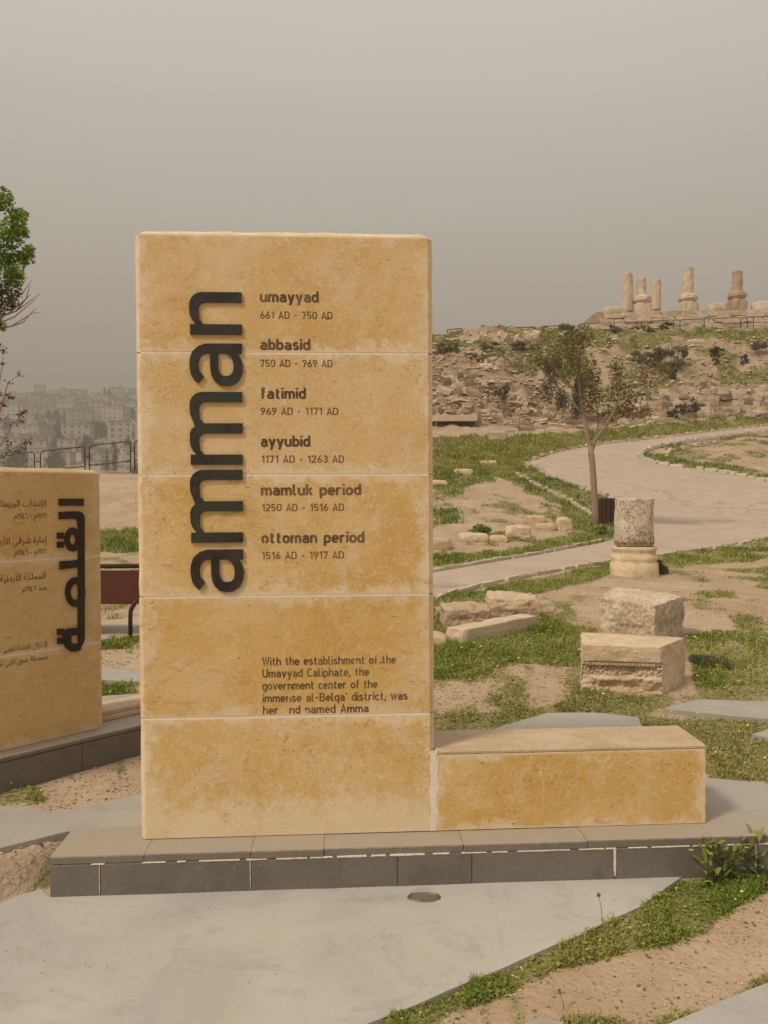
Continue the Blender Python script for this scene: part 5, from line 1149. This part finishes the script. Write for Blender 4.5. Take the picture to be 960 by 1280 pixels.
# thin sapling with dry leaves under it
YS = 12.0; sp2 = thing('dry_sapling', (at(-25, 640, YS).x, YS, TZ(at(-25, 640, YS).x, YS)), 'thin dry sapling with a few brown leaves at the left edge, below the leafy tree', 'tree')
mb = MB(); lf = []
for pts in ([(-25, 640), (-12, 560), (-4, 500), (3, 455), (4, 438)], [(-10, 550), (4, 500), (10, 478), (24, 468)], [(-15, 580), (6, 548), (16, 530), (30, 516)], [(-15, 585), (10, 565), (24, 556), (34, 552)], [(-8, 520), (4, 505), (14, 496)]):
    P = [at(u, v, YS) for u, v in pts]; k = len(P); mb.tube(P, [.014 - .010 * i / (k - 1) for i in range(k)], 5)
    for i, p in enumerate(P[1:]): lf.append((tuple(p), (.07, .07, .05), 7))
    lf.append((tuple(P[-1]), (.07, .05, .06), 12))
mb.build('stem', M_BARK, sp2, True)
for u, v in ((3, 522), (6, 508), (24, 518), (27, 524), (30, 560), (20, 565), (10, 555), (4, 570), (35, 556), (2, 492)): lf.append((tuple(at(u, v, YS)), (.06, .05, .05), 10))
leaf_cloud('leaves', lf, .045, [(.10, .035, .02), (.14, .06, .03), (.08, .07, .025)], M_LEAF, sp2, 12, .8, .2, .6)['kind'] = 'stuff'

# ------------------------------------------------------------------ site shelter beams and cabinet below the rubble
Yh = 49.3
sh = thing('timber_shelter', at(575, 545, Yh), 'low weathered timber frame with a stone capped beam beside the tall slab', 'shelter')
def bar(name, ua, ub, va, vb, Y, D, mat, parent):
    a, b = at(ua, va, Y), at(ub, vb, Y); mb = MB(); mb.box(((a.x + b.x) / 2, Y + D / 2, (a.z + b.z) / 2), (b.x - a.x, D, a.z - b.z)); return mb.build(name, mat, parent)
bar('roof_beam', 500, 597, 519, 526, Yh - .3, 1.6, M_RUINP, sh); bar('beam', 500, 598, 535, 539, Yh, .2, M_WOOD, sh); bar('post', 597, 602.5, 514, 548, Yh - .1, .22, M_WOOD, sh); bar('post', 543, 547, 522, 548, Yh - .1, .22, M_WOOD, sh)
cbn = thing('utility_cabinet', at(638, 556, 45), 'pale grey metal cabinet standing in the grass before the ruins', 'cabinet')
m = MT('pale_cabinet_paint', .5, .3); M_CAB = m.color((.42, .45, .45)).m
bar('body', 632.5, 643.5, 538, 556, 45, .45, M_CAB, cbn); bar('lid', 631.8, 644.2, 536.6, 538.2, 44.97, .5, M_WHITE, cbn)
simple_rock('stone_block', 611, 634, 535, 551, 'brown flat topped stone block left of the metal cabinet', 'stone block', M_RUIN, seed=90, n=7, rnd=.05)

# ------------------------------------------------------------------ kerb stones along the path
def kerb(name, pts, L, hgt, wd, mat, seed=0, every=1.0, lift=.0):
    P = smooth_poly(G2(pts), 6, False); ra = random.Random(seed); acc = 0; out_ = []
    Q = [Vector((p[0], p[1], 0)) for p in P]; cum = [0]
    for a, b in zip(Q, Q[1:]): cum.append(cum[-1] + (b - a).length)
    root = thing(name, (Q[0].x, Q[0].y, TZ(Q[0].x, Q[0].y))); root['kind'] = 'structure'; s = 0; cnt = 0
    while s < cum[-1] and cnt < 290:
        l = L * ra.uniform(.6, 1.4); m_ = s + l / 2; i = min(max(int(np.searchsorted(cum, m_)) - 1, 0), len(Q) - 2); f = (m_ - cum[i]) / max(1e-6, cum[i + 1] - cum[i]); p = Q[i].lerp(Q[i + 1], f); d = (Q[i + 1] - Q[i])
        s += l * every
        if ra.random() < .08: continue
        o = bpy.data.objects.new('kerb_stone', ra.choice(stones_for(mat, .06))); o.location = (p.x, p.y, float(base_T(p.x, p.y)) + hgt * .32 + lift); o.scale = (l * .96, wd * ra.uniform(.8, 1.2), hgt * ra.uniform(.8, 1.15)); o.rotation_euler = (0, ra.uniform(-.06, .06), math.atan2(d.y, d.x) + ra.uniform(-.08, .08)); put(o, root); cnt += 1
kerb('kerb', [(350, 747), (543, 716), (630, 701), (693, 690), (772, 672)], .5, .10, .10, M_WHITE, 1)
kerb('kerb', [(543, 749), (600, 734), (680, 717), (762, 703)], .55, .07, .09, M_WHITE, 2, 1.05)
kerb('kerb', [(828, 695), (900, 684), (960, 673), (1040, 658)], .5, .07, .09, M_WHITE, 3, 1.5)
kerb('kerb', [(664, 582), (680, 592), (715, 606), (750, 619), (783, 631)], .38, .16, .14, M_WHITE, 4, 1.15)
kerb('kerb', [(645, 593), (680, 612), (712, 628), (738, 645)], .42, .16, .15, M_WHITE, 5, 1.1)
kerb('kerb', [(667, 575), (690, 567.5), (740, 557.5), (800, 550.5), (860, 543.5), (960, 532)], .7, .16, .18, M_ROCKP, 6, 1.2)
kerb('kerb', [(960, 541), (900, 548), (850, 555), (815, 562), (801, 571), (812, 577.5), (840, 584), (900, 591), (960, 603)], .5, .22, .20, M_WHITE, 7, 1.1)
kerb('kerb', [(833, 572), (838, 565), (860, 560), (900, 553)], .6, .20, .20, M_WHITE, 8, 1.5)

# ------------------------------------------------------------------ the city on the opposite hillside
m = MT('far_house_walls', .9, .1); r_ = m.objrand(); n = m.noise(.3); c = m.mix(r_, (.42, .36, .28), (.62, .56, .46)); M_HW = m.color(m.mix(m.math('MULTIPLY', n, .4), c, (.34, .29, .23))).m
m = MT('far_window_glass', .5, .4); M_WIN = m.color((.15, .14, .12)).m; m = MT('far_roofs', .9, .1); M_RF = m.color((.30, .27, .23)).m
def proto_house(w_, d_, fl, seed):
    ra = random.Random(seed); H_ = fl * 3.1; root = bpy.data.objects.new('apartment_building', None)
    def mk(name, mb, mat):
        me = bpy.data.meshes.new(name); me.from_pydata(mb.v, [], mb.f); me.update(); me.materials.append(mat); o = bpy.data.objects.new(name, me); o.parent = root; return o
    a = MB(); a.box((0, 0, H_ / 2 - 3), (w_, d_, H_ + 6)); kids = [mk('wall', a, M_HW)]
    b = MB(); b.box((0, 0, H_ + .35), (w_ + .5, d_ + .5, .7)); 
    if ra.random() < .6: b.box((w_ * .2, 0, H_ + 1.8), (w_ * .3, d_ * .3, 2.6))
    kids.append(mk('roof', b, M_RF)); nb = max(2, int(w_ / 3.4)); c = MB()
    for f in range(fl):
        for k in range(nb):
            if ra.random() < .12: continue
            c.box((-w_ / 2 + w_ * (k + .5) / nb, -d_ / 2 - .02, f * 3.1 + 1.7), (1.1 if ra.random() < .7 else 1.9, .16, 1.3))
        for k in range(2): c.box((w_ / 2 + .02, -d_ / 4 + d_ / 2 * k, f * 3.1 + 1.7), (.16, 1.5, 1.6))
    kids.append(mk('window_rows', c, M_WIN)); kids[-1]['kind'] = 'stuff'
    return root, kids, (w_, d_, fl)
PR = [proto_house(*a) for a in ((9, 9, 2, 1), (12, 10, 3, 2), (15, 11, 4, 3), (20, 11, 3, 4), (7, 8, 1, 5), (12, 10, 5, 6), (22, 12, 2, 7))]
WN = ['low two storey', 'three storey', 'four storey', 'five storey', 'six storey']
rcity = random.Random(31); placed = []; nb_ = 0
def place_house(i, x, y, rz):
    global nb_
    root, kids, (w_, d_, fl) = PR[i]; z = float(base_T(x, y) + relief(np.array([x]), np.array([y]))[0]) - .5; r_ = root.copy(); col.objects.link(r_); r_.location = (x, y, z); r_.rotation_euler = (0, 0, rz)
    nm = {1: 'one', 2: 'two', 3: 'three', 4: 'four', 5: 'five', 6: 'six'}[fl]; u_ = 480 + 1000 * x / y
    side = 'at the far left' if u_ < 25 else ('left of the bare twigs' if u_ < 50 else ('above the middle railing hoops' if u_ < 100 else ('left of the tall slab' if u_ < 140 else 'beside the tall slab edge')))
    band = 'on the skyline' if y > 800 else ('on the upper slope' if y > 650 else ('on the middle slope' if y > 500 else 'low on the slope'))
    tag(r_, f'hazy pale {nm} storey block {band} {side}', 'building', 'hazy flat roofed buildings across the valley')
    for k in kids: c_ = k.copy(); c_.parent = r_; col.objects.link(c_)
for tr_ in range(2200):
    y = 352 + 540 * rcity.random() ** .8; a = rcity.uniform(-.505, -.285); x = a * y
    if y < 430 and rcity.random() < .5: continue
    if 470 < y < 560 and fbm(np.array([x * .015]), np.array([y * .03]), 3, 77)[0] > .45: continue
    if any((x - p) ** 2 + ((y - q_) * 1.0) ** 2 < (r0_ + 9) ** 2 for p, q_, r0_ in placed): continue
    i = rcity.choice((0, 0, 1, 1, 2, 3, 4, 4, 5, 6) if y > 420 else (0, 4, 4, 1)); placed.append((x, y, PR[i][2][0] * .5)); place_house(i, x, y, rcity.uniform(-.5, .5)); nb_ += 1
    if nb_ >= 190: break
# crest houses
def city_tree(w_, h_, n, cols, seed, nm):
    g = leaf_cloud('crown', [((0, 0, h_ * (.2 + .6 * k / 5)), (w_ * (.5 - .07 * k), w_ * (.5 - .07 * k), h_ * .2), n // 6) for k in range(6)], 1.0, cols, M_LEAF, None, seed, 1, 0, .8); col.objects.unlink(g); g['kind'] = 'stuff'
    b = MB(); b.tube([(0, 0, -1), (0, 0, h_ * .6)], [.3, .12], 6); t_ = b.build('trunk', M_BARK); col.objects.unlink(t_); return nm, g, t_
CT = [city_tree(7, 7, 420, GD, 1, 'far_tree'), city_tree(10, 8, 480, GD, 2, 'far_tree'), city_tree(3.2, 14, 420, GD, 3, 'cypress_tree')]
def place_tree(i, x, y, z, s_, label, group):
    nm, g, t_ = CT[i]; o = bpy.data.objects.new(nm, None); col.objects.link(o); o.location = (x, y, z); o.scale = s_; tag(o, label, 'tree', group)
    for k in (g, t_): c_ = k.copy(); c_.parent = o; col.objects.link(c_)
nt_ = 0
for tr_ in range(1500):
    y = 345 + 540 * rcity.random(); a = rcity.uniform(-.505, -.285); x = a * y
    if any((x - p) ** 2 + (y - q_) ** 2 < (r0_ + 4) ** 2 for p, q_, r0_ in placed): continue
    i = rcity.choice((0, 0, 1, 1, 1, 2)); z = TZ(x, y); s_ = rcity.uniform(.7, 1.3); nt_ += 1; u_ = 480 + 1000 * x / y
    side = 'at the far left' if u_ < 35 else ('above the middle railing hoops' if u_ < 100 else 'near the tall slab')
    band = 'on the skyline' if y > 800 else ('on the upper slope' if y > 650 else ('on the middle slope' if y > 500 else 'low on the slope'))
    place_tree(i, x, y, z, (s_,) * 3, ('small round hazy tree', 'broad hazy tree', 'narrow hazy cypress')[i] + f' {band} {side}', 'trees among the houses across the valley')
    if nt_ >= 130: break
for u, lb in ((131, 'left'), (137, 'right')):
    q = ground(u, 508); place_tree(2, q.x, q.y, q.z, (1.5, 1.5, 1.35), f'{lb} one of two tall dark cypresses close together below the skyline', 'pair of cypresses below the skyline')

# ------------------------------------------------------------------ grass, herbs and flowers: nobody could count them
def patch_lookup(X, Y):
    H_ = np.full(X.shape, .06); K = np.zeros(X.shape, int); best = np.full(X.shape, 1e9)
    for P, dn_, kd, hh in GRW:
        Pa = np.array(P); s_ = (X > Pa[:, 0].min() - 1) & (X < Pa[:, 0].max() + 1) & (Y > Pa[:, 1].min() - 1) & (Y < Pa[:, 1].max() + 1)
        if not s_.any(): continue
        Pl = [tuple(q) for q in P]; d = np.where(in_poly(X[s_], Y[s_], Pl), 0, dist_poly(X[s_], Y[s_], Pl)) - dn_ * .01; ii = np.where(s_)[0]; bt = d < best[ii]
        best[ii[bt]] = d[bt]; H_[ii[bt]] = hh; K[ii[bt]] = kd
    return H_, K
PAL = [np.array([(.13, .19, .03), (.20, .255, .04), (.30, .315, .065), (.40, .36, .12)]), np.array([(.20, .225, .05), (.29, .285, .075), (.42, .36, .14), (.33, .30, .10)]), np.array([(.20, .22, .04), (.30, .295, .06), (.40, .36, .09), (.44, .38, .16)])]
def grass(name, y0, y1, n, seed, a0=-.56, a1=.62, wfac=.0011, leafy=False, hmul=1.0):
    g = np.random.default_rng(seed); Y = np.exp(g.uniform(math.log(y0), math.log(y1), n)); X = g.uniform(a0, a1, n) * Y
    k = ~paved(X, Y); X, Y = X[k], Y[k]; gmk = gmask(X, Y); k = gmk * 1.15 > g.random(len(X)) ** .8 + .02; X, Y, gmk = X[k], Y[k], gmk[k]
    k = ~((X / Y < -.05) & (Y > 31)) & (Y < 76); X, Y, gmk = X[k], Y[k], gmk[k]
    n = len(X); H_, K = patch_lookup(X, Y); Z = base_T(X, Y) + relief(X, Y) - .01
    tuft = fbm(X * (2 + 20 / Y), Y * (2 + 20 / Y), 3, 55); hh = H_ * hmul * g.uniform(.35, 1.15, n) * (.6 + .9 * sstep(.35, .7, tuft)) * (.4 + .6 * gmk)
    th = g.uniform(0, 2 * math.pi, n); dx, dy = np.cos(th), np.sin(th)
    pc = np.clip(fbm(X * (1 + 8 / Y), Y * (1 + 8 / Y), 3, 66) * 1.5 - .25 + g.normal(0, .18, n), 0, .999) * 3; i = pc.astype(int); f = (pc - i)[:, None]
    P = np.stack(PAL)[K, i] * (1 - f) + np.stack(PAL)[K, np.minimum(i + 1, 3)] * f; P = P * g.uniform(.75, 1.2, (n, 1))
    if not leafy:
        w_ = (wfac * Y + .0012) * g.uniform(.7, 1.3, n); ln = hh * g.uniform(.1, .8, n); ph = g.uniform(0, 2 * math.pi, n); lx, ly = np.cos(ph), np.sin(ph)
        b = np.stack([X, Y, Z], 1); sd_ = np.stack([dx * w_, dy * w_, 0 * w_], 1); mid = b + np.stack([lx * ln * .35, ly * ln * .35, hh * .6], 1); tip = b + np.stack([lx * ln, ly * ln, hh], 1)
        V = np.stack([b - sd_, b + sd_, mid + sd_ * .75, mid - sd_ * .75, tip], 1).reshape(-1, 3); k5 = np.arange(n)[:, None] * 5
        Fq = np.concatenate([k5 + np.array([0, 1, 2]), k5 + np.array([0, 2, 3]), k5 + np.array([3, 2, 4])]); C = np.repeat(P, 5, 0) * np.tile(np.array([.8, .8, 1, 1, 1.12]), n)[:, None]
    else:
        sz = (.0022 * Y + .003) * g.uniform(.5, 1.3, n); c = np.stack([X, Y, Z + hh * g.uniform(.1, .9, n)], 1); a_ = np.stack([dx, dy, g.uniform(-.4, .6, n)], 1); b_ = np.stack([-dy, dx, g.uniform(-.4, .4, n)], 1)
        V = np.stack([c - a_ * sz[:, None], c + b_ * sz[:, None] * .55, c + a_ * sz[:, None], c - b_ * sz[:, None] * .55], 1).reshape(-1, 3); k4 = np.arange(n)[:, None] * 4
        Fq = np.concatenate([k4 + np.array([0, 1, 2]), k4 + np.array([0, 2, 3])]); C = np.repeat(P * .95, 4, 0)
    o = mesh_np(name, V, Fq, M_GRASS, C); o['kind'] = 'stuff'; return o
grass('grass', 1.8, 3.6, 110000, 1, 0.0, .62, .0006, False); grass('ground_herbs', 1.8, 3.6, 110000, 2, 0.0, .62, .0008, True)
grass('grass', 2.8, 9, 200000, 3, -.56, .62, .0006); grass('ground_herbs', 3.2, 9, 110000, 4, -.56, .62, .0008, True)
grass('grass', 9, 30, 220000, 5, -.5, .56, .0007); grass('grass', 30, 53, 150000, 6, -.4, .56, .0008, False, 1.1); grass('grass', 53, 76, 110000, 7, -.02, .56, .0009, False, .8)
# dead stalks and leaf litter on the bare soil
def litter(y0, y1, n, seed):
    g = np.random.default_rng(seed); Y = np.exp(g.uniform(math.log(y0), math.log(y1), n)); X = g.uniform(-.56, .6, n) * Y; gk = gmask(X, Y)
    k = ~paved(X, Y) & (g.random(n) < .15 + .5 * sstep(.45, .65, fbm(X * 2, Y * 2, 4, 17)) + .4 * gk); X, Y = X[k], Y[k]; n = len(X); Z = base_T(X, Y) + relief(X, Y) + .002
    th = g.uniform(0, 2 * math.pi, n); L = (.0012 * Y + .004) * g.uniform(.4, 1.6, n); w_ = L * g.choice([.12, .5], n, p=[.6, .4]); d = np.stack([np.cos(th) * L, np.sin(th) * L, g.uniform(-.1, .4, n) * L], 1); s_ = np.stack([-np.sin(th) * w_, np.cos(th) * w_, 0 * w_], 1); b = np.stack([X, Y, Z], 1)
    V = np.stack([b - d, b + s_, b + d, b - s_], 1).reshape(-1, 3); k4 = np.arange(n)[:, None] * 4; Fq = np.concatenate([k4 + np.array([0, 1, 2]), k4 + np.array([0, 2, 3])])
    P = np.array([(.42, .33, .20), (.22, .15, .08), (.30, .24, .12), (.16, .15, .05)])[g.integers(0, 4, n)] * g.uniform(.7, 1.2, (n, 1)); o = mesh_np('ground_litter', V, Fq, M_GRASS, np.repeat(P, 4, 0)); o['kind'] = 'stuff'
litter(1.8, 3.3, 22000, 31); litter(3.4, 30, 90000, 32)
# yellow flowers
g = np.random.default_rng(11); Y = np.exp(g.uniform(math.log(1.9), math.log(9), 5200)); X = g.uniform(-.5, .6, 5200) * Y; k = (~paved(X, Y)) & (gmask(X, Y) > .5) & (fbm(X * 1.2, Y * 1.2, 3, 13) > .5) & (g.random(5200) < .14); X, Y = X[k], Y[k]
H_, K = patch_lookup(X, Y); Z = base_T(X, Y) + relief(X, Y) + H_ * g.uniform(.7, 1.3, len(X)); n = len(X); s_ = (.0011 * Y + .002) * g.uniform(.6, 1.2, n); V = []; Fq = []
for q in range(5):
    a = 2 * math.pi * q / 5; V.append(np.stack([X + s_ * np.cos(a), Y + s_ * np.sin(a) * .8, Z + s_ * .5 * np.sin(a + 1)], 1))
V.append(np.stack([X, Y, Z + s_ * .3], 1)); V = np.stack(V, 1).reshape(-1, 3); k6 = np.arange(n)[:, None] * 6; Fq = np.concatenate([k6 + np.array([q, (q + 1) % 5, 5]) for q in range(5)])
m = MT('yellow_petals', .6, .2); M_YEL = m.color((.72, .55, .04)).m
o = mesh_np('wildflowers', V, Fq, M_YEL); o['kind'] = 'stuff'
# leafy weeds against the right end of the plinth
def leaf_mesh(L, wd, seed):
    ra = random.Random(seed); V = []; Fc = []
    for k in range(6):
        t = k / 5; ww = wd * math.sin(math.pi * min(1, t * .92 + .04)) ** .7 * (1 if k % 2 else .82) / 2; z = .22 * L * math.sin(t * 2.0); V += [(t * L, -ww, z + ww * .25), (t * L, 0, z), (t * L, ww, z + ww * .25)]
    for k in range(5): Fc += [(3 * k, 3 * k + 3, 3 * k + 4, 3 * k + 1), (3 * k + 1, 3 * k + 4, 3 * k + 5, 3 * k + 2)]
    return V, Fc
def weed(u, v, z, hgt, nleaf, seed, label, flowers=2, scale=.045):
    ra = random.Random(seed); q = plane_z(u, v, z); t = thing('weed', q, label, 'weed', 'weeds growing against the plinth')
    cols = [(.18, .23, .045), (.24, .28, .06), (.30, .32, .09), (.15, .19, .04)]; mats_ = []
    for k in range(nleaf):
        V, Fc = leaf_mesh(scale * ra.uniform(.6, 1.3), scale * .42, k); th = ra.uniform(0, 6.28); el = ra.uniform(-.1, .9); hh = hgt * ra.random() ** 1.4
        M_ = Matrix.Translation(q + Vector((ra.uniform(-.03, .03), ra.uniform(-.02, .02), hh))) @ Matrix.Rotation(th, 4, 'Z') @ Matrix.Rotation(-el, 4, 'Y')
        me = bpy.data.meshes.new('leaf'); me.from_pydata([tuple(M_ @ Vector(p)) for p in V], [], Fc); me.update(); a_ = me.attributes.new('tint', 'FLOAT_COLOR', 'POINT'); cc = [c * ra.uniform(.8, 1.2) for c in ra.choice(cols)] + [1]
        a_.data.foreach_set('color', cc * len(V)); me.materials.append(M_LEAF); put(bpy.data.objects.new('leaf', me), t)
    for k in range(2 + flowers):
        e_ = q + Vector((ra.uniform(-.09, .09), ra.uniform(-.05, .03), hgt * ra.uniform(.7, 1.25))); mb = MB(); mb.tube([q + Vector((ra.uniform(-.02, .02), 0, 0)), q.lerp(e_, .5) + Vector((ra.uniform(-.015, .015), 0, .01)), e_], [.0022, .0018, .0012], 5); mb.build('stem', M_STEM, t)
        if k < flowers:
            mb = MB()
            for p in range(6):
                a = p * 1.047; d = Vector((math.cos(a), math.sin(a) * .7, .25)); b = Vector((-d.y, d.x, 0)) * .35; mb.add([e_, e_ + (d + b) * .007, e_ + d * .011, e_ + (d - b) * .007], [(0, 1, 2, 3)])
            mb.build('flower', M_YEL, t)
m = MT('weed_stem', .7, .2); M_STEM = m.color((.17, .17, .06)).m
weed(888, 1103, 0, .15, 46, 1, 'leafy weed with yellow flowers against the plinth, leftmost of three', 2)
weed(912, 1098, 0, .11, 46, 2, 'bushy broad leaved weed against the plinth, middle of three', 1)
weed(943, 1092, 0, .14, 46, 3, 'tall pale stemmed weed at the right end of the plinth, rightmost of three', 2, .05)
for i, (u, v, h_, lb) in enumerate(((753, 1150, .085, 'thin dry flower stalk rising from the grass by the pavement edge'), (705, 1262, .05, 'short dry stalk in the bare soil near the lower edge'))):
    q = plane_z(u, v, 0); t = thing('dry_stalk', q, lb, 'stalk'); mb = MB(); mb.tube([q, q + Vector((-.004, 0, h_ * .5)), q + Vector((-.012, .005, h_))], [.0016, .0013, .0008], 5); mb.build('stem', M_STEM, t)
    o = leaf_cloud('seed_head', [(tuple(q + Vector((-.012, .005, h_))), (.006, .006, .01), 30)], .008, [(.16, .12, .06), (.22, .18, .10)], M_LEAF, t, i)
    if i == 2: break
